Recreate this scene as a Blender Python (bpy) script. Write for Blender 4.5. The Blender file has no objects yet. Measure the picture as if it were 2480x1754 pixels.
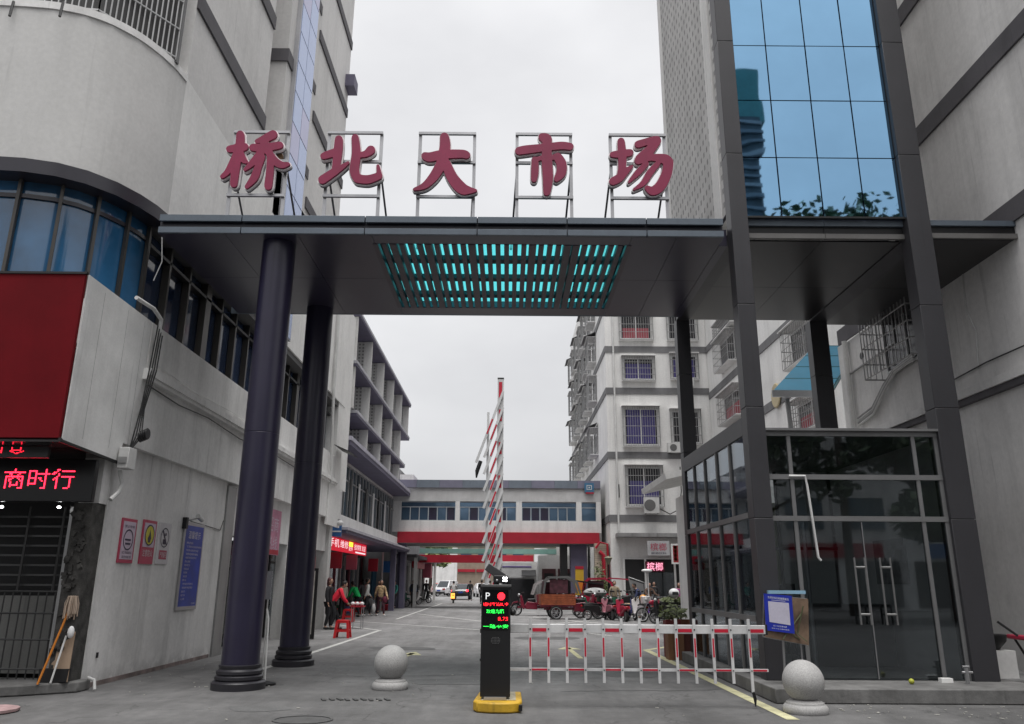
import bpy, bmesh, math, random
import numpy as np
from mathutils import Vector, Matrix
from mathutils.bvhtree import BVHTree
SC = bpy.context.scene
COL = SC.collection
R = math.radians
rnd = random.Random(11)

# ------------------------------------------------------------------ camera
FPX, PITCH, ROLL, YAW = 1885.0, 0.2755, 0.00588, 0.00411
_cy, _sy, _cp, _sp = math.cos(YAW), math.sin(YAW), math.cos(PITCH), math.sin(PITCH)
FWD = Vector((_sy*_cp, _cy*_cp, _sp)); _r0 = Vector((_cy, -_sy, 0)); _u0 = _r0.cross(FWD)
RT = _r0*math.cos(ROLL) + _u0*math.sin(ROLL); UP = _u0*math.cos(ROLL) - _r0*math.sin(ROLL)
EYE = Vector((0, 0, 1.6))
cam_d = bpy.data.cameras.new('camera'); cam = bpy.data.objects.new('camera', cam_d); COL.objects.link(cam)
cam_d.sensor_width = 36; cam_d.lens = 36*FPX/2480; cam_d.clip_end = 2000; cam_d.clip_start = 0.05
mw = Matrix((RT, UP, -FWD)).transposed().to_4x4(); mw.translation = EYE; cam.matrix_world = mw
SC.camera = cam
# survey helpers: a sight line met with a known wall / facade / ground plane, used to read off real positions
def _ray(x, y): return RT*((x-1240)/FPX) - UP*((y-877)/FPX) + FWD
def onX(x, y, v): d = _ray(x, y); return EYE + d*((v-EYE.x)/d.x)
def onY(x, y, v): d = _ray(x, y); return EYE + d*((v-EYE.y)/d.y)
def onZ(x, y, v=0.0): d = _ray(x, y); return EYE + d*((v-EYE.z)/d.z)

# ------------------------------------------------------------------ light: overcast day
world = bpy.data.worlds.new("World"); SC.world = world; world.use_nodes = True
nt = world.node_tree; nt.nodes.clear()
out = nt.nodes.new('ShaderNodeOutputWorld'); bg = nt.nodes.new('ShaderNodeBackground'); bg.inputs['Strength'].default_value = 0.0505
sky = nt.nodes.new('ShaderNodeTexSky'); sky.sky_type = 'NISHITA'; sky.sun_disc = False
sky.sun_elevation = R(58); sky.sun_rotation = R(160); sky.dust_density = 4
tc = nt.nodes.new('ShaderNodeTexCoord'); mp = nt.nodes.new('ShaderNodeMapping'); mp.inputs['Scale'].default_value = (1.2, 1.2, 2.4)
nz = nt.nodes.new('ShaderNodeTexNoise'); nz.inputs['Scale'].default_value = 1.6; nz.inputs['Detail'].default_value = 5; nz.inputs['Roughness'].default_value = .5
cr = nt.nodes.new('ShaderNodeValToRGB'); cr.color_ramp.elements[0].position = .3; cr.color_ramp.elements[1].position = .72
cr.color_ramp.elements[0].color = (5.4, 5.4, 5.55, 1); cr.color_ramp.elements[1].color = (7.6, 7.6, 7.7, 1)
sep = nt.nodes.new('ShaderNodeSeparateXYZ'); rg = nt.nodes.new('ShaderNodeMapRange')
rg.inputs['From Min'].default_value = 0; rg.inputs['From Max'].default_value = 1; rg.inputs['To Min'].default_value = .78; rg.inputs['To Max'].default_value = 1.34
mul = nt.nodes.new('ShaderNodeVectorMath'); mul.operation = 'SCALE'
mix = nt.nodes.new('ShaderNodeMix'); mix.data_type = 'RGBA'; mix.inputs[0].default_value = .93
L = nt.links.new
L(tc.outputs['Generated'], mp.inputs['Vector']); L(mp.outputs[0], nz.inputs['Vector']); L(nz.outputs['Fac'], cr.inputs[0])
L(tc.outputs['Generated'], sep.inputs[0]); L(sep.outputs['Z'], rg.inputs['Value'])
L(cr.outputs[0], mul.inputs[0]); L(rg.outputs[0], mul.inputs['Scale'])
L(sky.outputs[0], mix.inputs[6]); L(mul.outputs[0], mix.inputs[7]); L(mix.outputs[2], bg.inputs['Color']); L(bg.outputs[0], out.inputs[0])
sd = bpy.data.lights.new('sun', 'SUN'); sd.energy = 1.5; sd.angle = R(42); sd.color = (1, .985, .96)
so = bpy.data.objects.new('sun', sd); COL.objects.link(so); so.rotation_euler = (R(12), 0, R(4))
SC.view_settings.view_transform = 'Standard'; SC.view_settings.look = 'None'; SC.view_settings.exposure = 1.35
SC.view_settings.gamma = 1; SC.view_settings.use_curve_mapping = False
SC.render.engine = 'CYCLES'
SC.cycles.max_bounces = 7; SC.cycles.transparent_max_bounces = 16; SC.cycles.use_denoising = True
SC.cycles.caustics_reflective = False; SC.cycles.caustics_refractive = False

# ------------------------------------------------------------------ materials
MATS = {}
def mat(name, c, rough=.7, metal=0.0, spec=.5, var=.12, scale=1.5, streak=0.0, bump=0.0, bscale=30, coat=0, fine=.05, pattern=None):
    if name in MATS: return MATS[name]
    m = bpy.data.materials.new(name); m.use_nodes = True; n = m.node_tree; b = n.nodes['Principled BSDF']
    b.inputs['Roughness'].default_value = rough; b.inputs['Metallic'].default_value = metal
    b.inputs['Specular IOR Level'].default_value = spec; b.inputs['Coat Weight'].default_value = coat
    geo = n.nodes.new('ShaderNodeTexCoord'); pos = n.nodes.new('ShaderNodeNewGeometry').outputs['Position']
    def noise(sc, det=4, vec=None, rg=.55):
        t = n.nodes.new('ShaderNodeTexNoise'); t.inputs['Scale'].default_value = sc; t.inputs['Detail'].default_value = det; t.inputs['Roughness'].default_value = rg
        n.links.new(vec if vec else pos, t.inputs['Vector']); return t.outputs['Fac']
    def rng(v, lo, hi, a=.3, z=.7):
        t = n.nodes.new('ShaderNodeMapRange'); t.inputs[1].default_value = a; t.inputs[2].default_value = z; t.inputs[3].default_value = lo; t.inputs[4].default_value = hi
        n.links.new(v, t.inputs[0]); return t.outputs[0]
    def mth(op, a, b_):
        t = n.nodes.new('ShaderNodeMath'); t.operation = op
        for i, q in enumerate((a, b_)):
            if isinstance(q, (int, float)): t.inputs[i].default_value = q
            else: n.links.new(q, t.inputs[i])
        return t.outputs[0]
    f = rng(noise(scale), 1-var, 1+var)
    if fine: f = mth('MULTIPLY', f, rng(noise(scale*23, 3), 1-fine, 1+fine))
    if streak:
        mp = n.nodes.new('ShaderNodeMapping'); mp.inputs['Scale'].default_value = (1.7, 1.7, .16); n.links.new(pos, mp.inputs['Vector'])
        st = noise(1.0, 6, mp.outputs[0], .7); f = mth('MULTIPLY', f, rng(st, 1-streak, 1.0, .34, .52))
        f = mth('MULTIPLY', f, rng(noise(.7, 7, None, .7), 1-streak*.5, 1.0, .36, .5))
        mp2 = n.nodes.new('ShaderNodeMapping'); mp2.inputs['Scale'].default_value = (7, 7, .35); n.links.new(pos, mp2.inputs['Vector']); f = mth('MULTIPLY', f, rng(noise(1.0, 3, mp2.outputs[0], .5), 1-streak*1.1, 1.0, .27, .36))
    if pattern: f = pattern(n, pos, f, mth, rng, noise)
    vm = n.nodes.new('ShaderNodeVectorMath'); vm.operation = 'SCALE'; vm.inputs[0].default_value = c[:3]
    n.links.new(f, vm.inputs['Scale']); n.links.new(vm.outputs[0], b.inputs['Base Color'])
    if bump:
        bp = n.nodes.new('ShaderNodeBump'); bp.inputs['Strength'].default_value = bump; bp.inputs['Distance'].default_value = .01
        n.links.new(noise(bscale, 5), bp.inputs['Height']); n.links.new(bp.outputs[0], b.inputs['Normal'])
    MATS[name] = m; return m
def emat(name, c, s=1.0, base=(.02, .02, .02)):
    if name in MATS: return MATS[name]
    m = bpy.data.materials.new(name); m.use_nodes = True; b = m.node_tree.nodes['Principled BSDF']
    b.inputs['Base Color'].default_value = (*base, 1); b.inputs['Emission Color'].default_value = (*c, 1); b.inputs['Emission Strength'].default_value = s
    MATS[name] = m; return m
def glass(name, tint, refl=1.0, rough=.02):
    if name in MATS: return MATS[name]
    m = bpy.data.materials.new(name); m.use_nodes = True; n = m.node_tree; n.nodes.clear()
    o = n.nodes.new('ShaderNodeOutputMaterial'); mx = n.nodes.new('ShaderNodeMixShader'); t = n.nodes.new('ShaderNodeBsdfTransparent'); g = n.nodes.new('ShaderNodeBsdfGlossy')
    t.inputs[0].default_value = (*tint, 1); g.inputs['Roughness'].default_value = rough; g.inputs[0].default_value = (.9, .95, 1, 1)
    fr = n.nodes.new('ShaderNodeFresnel'); fr.inputs[0].default_value = 1.5; mm = n.nodes.new('ShaderNodeMath'); mm.operation = 'MULTIPLY_ADD'; mm.inputs[1].default_value = refl; mm.inputs[2].default_value = .04*refl
    n.links.new(fr.outputs[0], mm.inputs[0]); n.links.new(mm.outputs[0], mx.inputs[0]); n.links.new(t.outputs[0], mx.inputs[1]); n.links.new(g.outputs[0], mx.inputs[2]); n.links.new(mx.outputs[0], o.inputs[0])
    MATS[name] = m; return m
def mirror(name, c, rough=.03, wave=.0, wscale=1.2, metal=1.0):
    if name in MATS: return MATS[name]
    m = mat(name, c, rough, metal, 1.0, var=.03, fine=0)
    if wave:
        n = m.node_tree; b = n.nodes['Principled BSDF']; t = n.nodes.new('ShaderNodeTexNoise'); t.inputs['Scale'].default_value = wscale; t.inputs['Detail'].default_value = 1
        g = n.nodes.new('ShaderNodeNewGeometry'); n.links.new(g.outputs['Position'], t.inputs['Vector'])
        bp = n.nodes.new('ShaderNodeBump'); bp.inputs['Strength'].default_value = 1; bp.inputs['Distance'].default_value = wave
        n.links.new(t.outputs['Fac'], bp.inputs['Height']); n.links.new(bp.outputs[0], b.inputs['Normal'])
    return m
def pat_ground(n, pos, f, mth, rng, noise):
    f = mth('MULTIPLY', f, rng(noise(.35, 6, None, .65), .72, 1.12, .35, .65))
    f = mth('MULTIPLY', f, rng(noise(2.2, 8, None, .75), .82, 1.08, .3, .6))
    f = mth('MULTIPLY', f, rng(noise(90, 2), .7, 1.3, .25, .75))
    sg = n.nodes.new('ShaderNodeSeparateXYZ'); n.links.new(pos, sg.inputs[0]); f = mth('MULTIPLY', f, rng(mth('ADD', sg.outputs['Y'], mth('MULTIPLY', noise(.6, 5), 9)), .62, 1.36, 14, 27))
    mpg = n.nodes.new('ShaderNodeMapping'); mpg.inputs['Scale'].default_value = (1.6, .25, 1); n.links.new(pos, mpg.inputs['Vector']); f = mth('MULTIPLY', f, rng(noise(1.0, 7, mpg.outputs[0], .7), .78, 1.04, .36, .55))
    v = n.nodes.new('ShaderNodeTexVoronoi'); v.feature = 'DISTANCE_TO_EDGE'; v.inputs['Scale'].default_value = .33
    w = n.nodes.new('ShaderNodeVectorMath'); w.operation = 'ADD'; tn = n.nodes.new('ShaderNodeTexNoise'); tn.inputs['Scale'].default_value = 1.5; tn.inputs['Detail'].default_value = 6
    n.links.new(pos, tn.inputs['Vector']); n.links.new(pos, w.inputs[0]); n.links.new(tn.outputs['Color'], w.inputs[1]); n.links.new(w.outputs[0], v.inputs['Vector'])
    return mth('MULTIPLY', f, rng(v.outputs['Distance'], .55, 1.0, 0.0, .006))
def pat_grid(sx, sz, dot):
    def p(n, pos, f, mth, rng, noise):
        s = n.nodes.new('ShaderNodeSeparateXYZ'); n.links.new(pos, s.inputs[0])
        a = mth('ADD', s.outputs['X'], s.outputs['Y']); r = None
        u = mth('ABSOLUTE', mth('SUBTRACT', mth('FRACT', mth('MULTIPLY', a, 1/sx), 0), .5), 0)
        v = mth('ABSOLUTE', mth('SUBTRACT', mth('FRACT', mth('MULTIPLY', s.outputs['Z'], 1/sz), 0), .5), 0)
        k = mth('MULTIPLY', mth('LESS_THAN', u, dot), mth('LESS_THAN', v, dot))
        return mth('MULTIPLY', f, mth('SUBTRACT', 1.0, mth('MULTIPLY', k, .55)))
    return p
def pat_tile(n, pos, f, mth, rng, noise):
    s = n.nodes.new('ShaderNodeSeparateXYZ'); n.links.new(pos, s.inputs[0])
    v = mth('FRACT', mth('MULTIPLY', s.outputs['Z'], 1/.12), 0); return mth('MULTIPLY', f, mth('SUBTRACT', 1.0, mth('MULTIPLY', mth('LESS_THAN', v, .16), .45)))

WALL = mat('white_painted_render', (.58, .575, .565), .85, streak=.08, bump=.15, bscale=60, var=.05, scale=.6)
WALL2 = mat('grey_painted_render', (.76, .755, .745), .85, streak=.16, bump=.2, bscale=50, var=.08, scale=.7)
WALLD = mat('shaded_lane_render', (.27, .265, .26), .85, streak=.22, bump=.25, bscale=40, var=.1, scale=.9)
WALLF = mat('far_white_render', (.78, .775, .76), .85, streak=.12, var=.06, scale=.5)
BAND = mat('dark_grey_band_paint', (.105, .10, .11), .8, streak=.15)
BANDF = mat('grey_band_paint', (.17, .17, .175), .8, streak=.15)
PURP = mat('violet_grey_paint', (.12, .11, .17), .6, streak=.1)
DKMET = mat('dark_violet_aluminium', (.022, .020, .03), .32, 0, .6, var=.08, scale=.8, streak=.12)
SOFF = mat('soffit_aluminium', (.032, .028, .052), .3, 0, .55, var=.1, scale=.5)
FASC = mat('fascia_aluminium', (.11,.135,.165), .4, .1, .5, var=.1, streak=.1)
POSTM = mat('post_grey_aluminium', (.040, .039, .044), .42, .1, .5, var=.08, streak=.1)
COLM = mat('column_violet_paint', (.02, .017, .040), .33, 0, .5, var=.1, streak=.2)
BLACK = mat('black_paint', (.008, .008, .009), .45)
DARK = mat('dark_interior', (.02, .02, .021), .8)
RUB = mat('rubber', (.018, .018, .018), .8)
STEEL = mat('brushed_steel', (.42, .42, .43), .35, .8)
GALV = mat('galvanised_pipe', (.36, .36, .36), .45, .5, streak=.15)
WHITE = mat('white_paint', (.68, .68, .68), .5, streak=.08)
PLAST = mat('white_plastic', (.62, .62, .61), .5, streak=.15)
RED = mat('red_sign_panel', (.135, .003, .007), .6, 0, .12, streak=.1)
REDB = mat('bright_red_paint', (.38, .012, .03), .5)
REDC = mat('character_red', (.25, .011, .06), .4, streak=.1)
YEL = mat('yellow_kerb_paint', (.55, .33, .02), .6, streak=.3, scale=4, bump=.4)
PLINTH = mat('rough_concrete', (.15, .148, .145), .9, streak=.3, bump=.7, bscale=14, var=.25, scale=3)
STONE = mat('speckled_granite', (.34, .335, .33), .75, var=.1, scale=4, fine=.3, bump=.2, bscale=90)
ASPH = mat('worn_asphalt', (.16, .158, .158), .85, var=.1, scale=.2, fine=.1, bump=.5, bscale=60, pattern=pat_ground)
LINE = mat('worn_white_line', (.52, .52, .50), .8, var=.25, scale=5, fine=.2)
LINEY = mat('worn_yellow_line', (.46, .44, .27), .8, var=.25, scale=5, fine=.2)
BLUEG = mirror('blue_mirror_glass', (.24, .44, .65), .02, .0030, 1.0)
STRIPG = mirror('pale_blue_panel', (.36, .44, .66), .25, .01, .8, metal=.5)
WING = mat('dark_blue_window_glass', (.03, .12, .25), .07, 0, 1.0, var=.5, scale=.7, fine=0)
WINL = mat('blue_window_glass', (.05, .09, .13), .08, 0, 1.0, var=.45, scale=.5, fine=0)
DGL = glass('tinted_shop_glass', (.74,.77,.78), .9)
CLR = glass('clear_glass', (.7, .75, .78), 1.0)
TEAL = mat('teal_polycarbonate', (.004, .13, .22), .35)
LATT = mat('breeze_block_panel', (.66, .655, .64), .85, streak=.15, pattern=pat_grid(.16, .16, .26))
PERF = mat('perforated_tile_wall', (.55, .54, .53), .8, streak=.08, pattern=pat_grid(.22, .28, .2))
TILE = mat('small_beige_tiles', (.50, .43, .34), .4, streak=.1, pattern=pat_tile)

# ------------------------------------------------------------------ mesh helpers
def wloc(p):
    v = Vector((0, 0, 0))
    while p is not None: v = v + p.location; p = p.parent
    return v
class MB:
    def __init__(s): s.v = []; s.f = []
    def add(s, vs, fs):
        o = len(s.v); s.v += [tuple(x) for x in vs]; s.f += [tuple(o+i for i in f) for f in fs]; return s
    def box(s, x0, x1, y0, y1, z0, z1):
        return s.add([(x0,y0,z0),(x1,y0,z0),(x1,y1,z0),(x0,y1,z0),(x0,y0,z1),(x1,y0,z1),(x1,y1,z1),(x0,y1,z1)],
            [(0,3,2,1),(4,5,6,7),(0,1,5,4),(1,2,6,5),(2,3,7,6),(3,0,4,7)])
    def obox(s, c, size, m=None):
        a, b, c_ = size[0]/2, size[1]/2, size[2]/2
        vs = [Vector(q) for q in ((-a,-b,-c_),(a,-b,-c_),(a,b,-c_),(-a,b,-c_),(-a,-b,c_),(a,-b,c_),(a,b,c_),(-a,b,c_))]
        if m is not None: vs = [m @ q for q in vs]
        return s.add([Vector(c)+q for q in vs], [(0,3,2,1),(4,5,6,7),(0,1,5,4),(1,2,6,5),(2,3,7,6),(3,0,4,7)])
    def tube(s, pts, r, n=8, cap=True):
        pts = [Vector(p) for p in pts]; rs = r if isinstance(r, (list, tuple)) else [r]*len(pts)
        rings = []; prev = None
        for i, p in enumerate(pts):
            a = pts[max(i-1, 0)]; b = pts[min(i+1, len(pts)-1)]; d = (b-a)
            d = d.normalized() if d.length > 1e-9 else Vector((0,0,1))
            if prev is None:
                x = d.orthogonal().normalized()
            else:
                x = prev - d*prev.dot(d); x = x.normalized() if x.length > 1e-6 else d.orthogonal().normalized()
            prev = x; y = d.cross(x)
            rings.append([p + (x*math.cos(2*math.pi*k/n) + y*math.sin(2*math.pi*k/n))*rs[i] for k in range(n)])
        vs = [q for rg_ in rings for q in rg_]; fs = []
        for i in range(len(pts)-1):
            for k in range(n):
                k2 = (k+1) % n; fs.append((i*n+k, i*n+k2, (i+1)*n+k2, (i+1)*n+k))
        if cap: fs.append(tuple(range(n))[::-1]); fs.append(tuple((len(pts)-1)*n+k for k in range(n)))
        return s.add(vs, fs)
    def lathe(s, prof, c=(0,0,0), n=24, axis='z', sx=1, sy=1):
        vs = []; fs = []; m = len(prof)
        for (r, z) in prof:
            for k in range(n):
                a = 2*math.pi*k/n; p = (r*math.cos(a)*sx, r*math.sin(a)*sy, z)
                if axis == 'x': p = (p[2], p[0], p[1])
                if axis == 'y': p = (p[0], p[2], p[1])
                vs.append((c[0]+p[0], c[1]+p[1], c[2]+p[2]))
        for i in range(m-1):
            for k in range(n):
                k2 = (k+1) % n; fs.append((i*n+k, i*n+k2, (i+1)*n+k2, (i+1)*n+k))
        fs.append(tuple(range(n))[::-1]); fs.append(tuple((m-1)*n+k for k in range(n)))
        return s.add(vs, fs)
    def ell(s, c, r, n=12, m=8):
        return s.lathe([(max(math.sin(math.pi*i/m), 1e-3), -math.cos(math.pi*i/m)*r[2]) for i in range(m+1)], c, n, sx=r[0], sy=r[1])
    def prism(s, poly, a, b, axis='z'):
        n = len(poly)
        def P(p, t): return {'z': (p[0], p[1], t), 'x': (t, p[0], p[1]), 'y': (p[0], t, p[1])}[axis]
        vs = [P(p, a) for p in poly] + [P(p, b) for p in poly]
        fs = [tuple(range(n))[::-1], tuple(range(n, 2*n))] + [(i, (i+1) % n, n+(i+1) % n, n+i) for i in range(n)]
        return s.add(vs, fs)
    def quad(s, a, b, c, d): return s.add([a, b, c, d], [(0, 1, 2, 3)])
    def slab(s, a, b, c, d, t):
        a, b, c, d = map(Vector, (a, b, c, d)); n = (b-a).cross(d-a).normalized()*t
        return s.add([a, b, c, d, a+n, b+n, c+n, d+n], [(3,2,1,0),(4,5,6,7),(0,1,5,4),(1,2,6,5),(2,3,7,6),(3,0,4,7)])
    def build(s, name, m, parent=None, label=None, bevel=0, smooth=True, kind=None):
        me = bpy.data.meshes.new(name); o = Vector((0,0,0)) if parent is None else wloc(parent)
        me.from_pydata([(x-o.x, y-o.y, z-o.z) for x, y, z in s.v], [], s.f); me.validate()
        bm = bmesh.new(); bm.from_mesh(me); bmesh.ops.recalc_face_normals(bm, faces=bm.faces); bm.to_mesh(me); bm.free()
        if smooth:
            me.shade_smooth(); me.set_sharp_from_angle(angle=R(35))
        me.materials.append(m); ob = bpy.data.objects.new(name, me); COL.objects.link(ob)
        if parent: ob.parent = parent
        if label: ob['label'] = label
        if kind: ob['kind'] = kind
        if bevel:
            md = ob.modifiers.new('bevel', 'BEVEL'); md.width = bevel; md.segments = 2; md.limit_method = 'ANGLE'; md.angle_limit = R(40)
        return ob
def thing(name, label, cat, loc=(0,0,0), rz=0, group=None):
    o = bpy.data.objects.new(name, None); COL.objects.link(o); o.location = loc; o.rotation_euler = (0,0,rz)
    o['label'] = label; o['category'] = cat; o.empty_display_size = .2
    if group: o['group'] = group
    return o
def tag(o, label, cat, group=None):
    o['label'] = label; o['category'] = cat
    if group: o['group'] = group
    return o
def copy_tree(o, parent=None, loc=None, rz=None, label=None, group=None):
    c = o.copy(); COL.objects.link(c)
    if parent is not None: c.parent = parent
    if loc is not None: c.location = loc
    if rz is not None: c.rotation_euler = (0,0,rz)
    if label: c['label'] = label
    if group: c['group'] = group
    for ch in o.children: copy_tree(ch, c)
    return c
_tc = {}
def text_geo(txt):
    if txt in _tc: return _tc[txt]
    c = bpy.data.curves.new('lettering', 'FONT'); c.body = txt; c.resolution_u = 3; o = bpy.data.objects.new('lettering', c); COL.objects.link(o)
    bpy.context.view_layer.update(); dg = bpy.context.evaluated_depsgraph_get(); me = bpy.data.meshes.new_from_object(o.evaluated_get(dg))
    vs = np.array([v.co[:2] for v in me.vertices]) if len(me.vertices) else np.zeros((1, 2)); fs = [tuple(p.vertices) for p in me.polygons]
    bpy.data.objects.remove(o); bpy.data.curves.remove(c); bpy.data.meshes.remove(me)
    lo, hi = vs.min(0), vs.max(0); vs = (vs-(lo+hi)/2)/np.maximum(hi-lo, 1e-6); _tc[txt] = (vs, fs); return _tc[txt]
def text(mb, txt, c, rt, up, w, h):
    vs, fs = text_geo(txt); c, rt, up = Vector(c), Vector(rt), Vector(up)
    return mb.add([c + rt*(float(a)*w) + up*(float(b)*h) for a, b in vs], fs)
def led(mb, txt, c, rt, up, w, h, nx, ny, size=.36):
    vs, fs = text_geo(txt); t = BVHTree.FromPolygons([(float(a), float(b), 0) for a, b in vs], fs)
    c, rt, up = Vector(c), Vector(rt), Vector(up)
    for i in range(nx):
        for j in range(ny):
            u, v = (i+.5)/nx-.5, (j+.5)/ny-.5
            if t.ray_cast(Vector((u, v, 1)), Vector((0,0,-1)))[0] is not None:
                p = c + rt*(u*w) + up*(v*h); a = rt*(w/nx*size); b = up*(h/ny*size); mb.quad(p-a-b, p+a-b, p+a+b, p-a+b)
    return mb
def struct(mb, name, m, **k): o = mb.build(name, m, **k); o['kind'] = 'structure'; return o
X_, Y_, Z_ = Vector((1,0,0)), Vector((0,1,0)), Vector((0,0,1))

# ================================================================== GROUND
g = MB(); g.quad((-300,-200,0),(300,-200,0),(300,600,0),(-300,600,0)); struct(g, 'ground', ASPH, smooth=False)
def stripe(pts, w, m, name='road_marking'):
    mb = MB(); pts = [Vector((p[0], p[1], .004)) for p in pts]
    for i, (a, b) in enumerate(zip(pts, pts[1:])):
        d = (b-a).normalized(); nn = Vector((-d.y, d.x, 0))*(w/2); a2 = a-d*(w/2 if i else 0)*.98; a2.z = b.z = .004+.0004*i
        mb.quad(a2-nn, b-nn, b+nn, a2+nn)
    return struct(mb, name, m, smooth=False)
stripe([(-4.6,15.2),(-4.3,27.84),(-6.49,31.2),(-7.8,31.5)], .13, LINE)
stripe([(-6.93,34.57),(-.68,28.18)], .12, LINE); stripe([(-.6,28.3),(.2,30.4),(1.4,32),(11.4,48.7)], .12, LINE)
stripe([(-4.86,35.97),(-4.96,61.8)], .12, LINE); stripe([(-4.62,41.98),(-.47,33.24)], .12, LINE)
stripe([(-7.4,38.5),(-8.0,58)], .12, LINE); stripe([(.19,31.44),(3.26,25.74)], .12, LINE); stripe([(1.21,38.84),(5.77,29.28)], .12, LINE)
stripe([(6.2,22.9),(5.1,22.83),(3.44,20.4),(3.5,10.3)], .16, LINEY)
for (a, b) in (((1.54,21.0),(1.62,18.1)), ((-2.18,19.2),(-2.34,17.1))):
    mb = MB(); a = Vector((*a, .004)); b = Vector((*b, .004)); d = (b-a).normalized(); q = Vector((-d.y, d.x, 0))
    mb.quad(a-q*.06, b-q*.06, b+q*.06, a+q*.06); mb.add([a-q*.3+d*.5, a+q*.3+d*.5, a-d*.35], [(0,1,2)]); struct(mb, 'road_arrow', LINEY, smooth=False)
# drain cover ring, cracked drain patch, litter
mb = MB(); mb.lathe([(.36,.0),(.36,.012),(.33,.012),(.33,.003),(.0015,.003)], (-2.43,10.1,0), 40, sy=.8); tag(mb.build('manhole_cover', mat('iron_cover', (.11,.11,.11), .6, .4, streak=.3)), 'round iron manhole cover ring nearest the lens in the asphalt', 'manhole')
dr = thing('drain_grate', 'broken dark drain grate strip in asphalt before the left stone ball', 'drain', (-2.1,11.75,0), 0)
for i in range(9):
    mb = MB(); mb.obox((-2.55+i*.11,11.73+(i%3)*.02,.008), (.05,.17,.02), Matrix.Rotation(.4+rnd.uniform(-.15,.15),3,'Z')); mb.build('bar', mat('drain_iron',(.06,.06,.06),.7), dr)
mb = MB()
for i in range(90):
    if i < 50: x, y = rnd.uniform(4.2,7.0), rnd.uniform(10.4,11.55)
    elif i < 70: x, y = rnd.uniform(-6.4,-4), rnd.uniform(12,17)
    else: x, y = rnd.uniform(-4,3), rnd.uniform(9.7,16)
    s_ = rnd.uniform(.006,.022); mb.obox((x,y,.007), (s_*rnd.uniform(1,2.6), s_, .008), Matrix.Rotation(rnd.uniform(0,3),3,'Z'))
o = mb.build('litter', mat('paper_litter', (.4,.39,.36), .9)); tag(o, 'scattered small paper scraps and grit on the asphalt', 'litter'); o['kind'] = 'stuff'

# ================================================================== LEFT CORNER BUILDING
XL = -6.3
ARC = [(-14,11.0),(-11,11.0),(-9.2,11.02),(-8.3,11.06),(-7.75,11.12),(-7.3,11.26),(-6.95,11.5),(-6.65,11.88),(-6.46,12.3),(-6.35,12.7),(-6.3,13.1)]
def arc_wall(mb, off, z0, z1, th=.25, pts=ARC):
    n = len(pts); P = []
    for i in range(n):
        a = Vector(pts[max(i-1,0)]); b = Vector(pts[min(i+1,n-1)]); d = (b-a).normalized(); nn = Vector((d.y,-d.x)); p = Vector(pts[i]); P.append((p+nn*off, p+nn*(off-th)))
    for i in range(n-1):
        (a,b),(c,d) = P[i],P[i+1]
        pass
    vs = []; fs = []
    for (p, q) in P: vs += [(p.x,p.y,z0),(q.x,q.y,z0),(q.x,q.y,z1),(p.x,p.y,z1)]
    for i in range(n-1):
        for k in range(4): fs.append((4*i+k,4*i+(k+1)%4,4*i+4+(k+1)%4,4*i+4+k))
    fs += [(0,1,2,3),(4*n-4,4*n-3,4*n-2,4*n-1)]
    return mb.add(vs, fs)
def smooth_pts(pts, k=3):
    o = []
    for i in range(len(pts)-1):
        p0, p1, p2, p3 = (Vector(pts[max(i-1,0)]), Vector(pts[i]), Vector(pts[i+1]), Vector(pts[min(i+2,len(pts)-1)]))
        for j in range(k):
            t = j/k; o.append(tuple(.5*((2*p1)+(p2-p0)*t+(2*p0-5*p1+4*p2-p3)*t*t+(3*p1-p0-3*p2+p3)*t**3)))
    o.append(tuple(pts[-1])); return o
ARC = smooth_pts(ARC, 4)
LB = thing('corner_building', 'white corner building with rounded upper wall and curved dark blue window band', 'building', (-8,12,0))
arc_wall(MB(), 0, 8.06, 11.0).build('wall', WALL, LB, label='smooth white curved upper wall')
arc_wall(MB(), .02, 10.9, 11.04, pts=ARC).build('coping', WALL2, LB)
arc_wall(MB(), .03, 7.82, 8.06, th=.4).build('head_trim', DKMET, LB)
arc_wall(MB(), -.32, 5.9, 7.84, th=.05).build('window', WING, LB, label='curved band of dark blue window glass')
for z in (7.52, 6.0): arc_wall(MB(), -.28, z, z+.07, th=.1).build('window_rail', DKMET, LB)
acc = 0; last_ = -9
for i in range(1, len(ARC)):
    p = ARC[i]; q = ARC[i-1]; acc += (Vector(p)-Vector(q)).length
    if acc-last_ < .6: continue
    last_ = acc; d = (Vector(p)-Vector(q)).normalized(); nn = Vector((d.y,-d.x)); c = Vector(p)-nn*.27
    MB().obox((c.x,c.y,6.87), (.05,.07,1.94), Matrix.Rotation(math.atan2(nn.y,nn.x)-math.pi/2,3,'Z')).build('mullion', mat('mullion_bronze',(.07,.065,.06),.4,.3), LB)
arc_wall(MB(), -.1, 5.2, 5.95, th=.3).build('sill_wall', WALL2, LB)
MB().add([(-14,11.2,10.95),(-7.2,11.6,10.95),(-6.5,13.1,10.95),(-6.5,19,10.95),(-14,19,10.95)], [(0,1,2,3,4)]).build('roof', WALL2, LB)
MB().box(-14,-7.0,13.2,13.4,0,8).build('inner_wall', DARK, LB)
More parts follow.
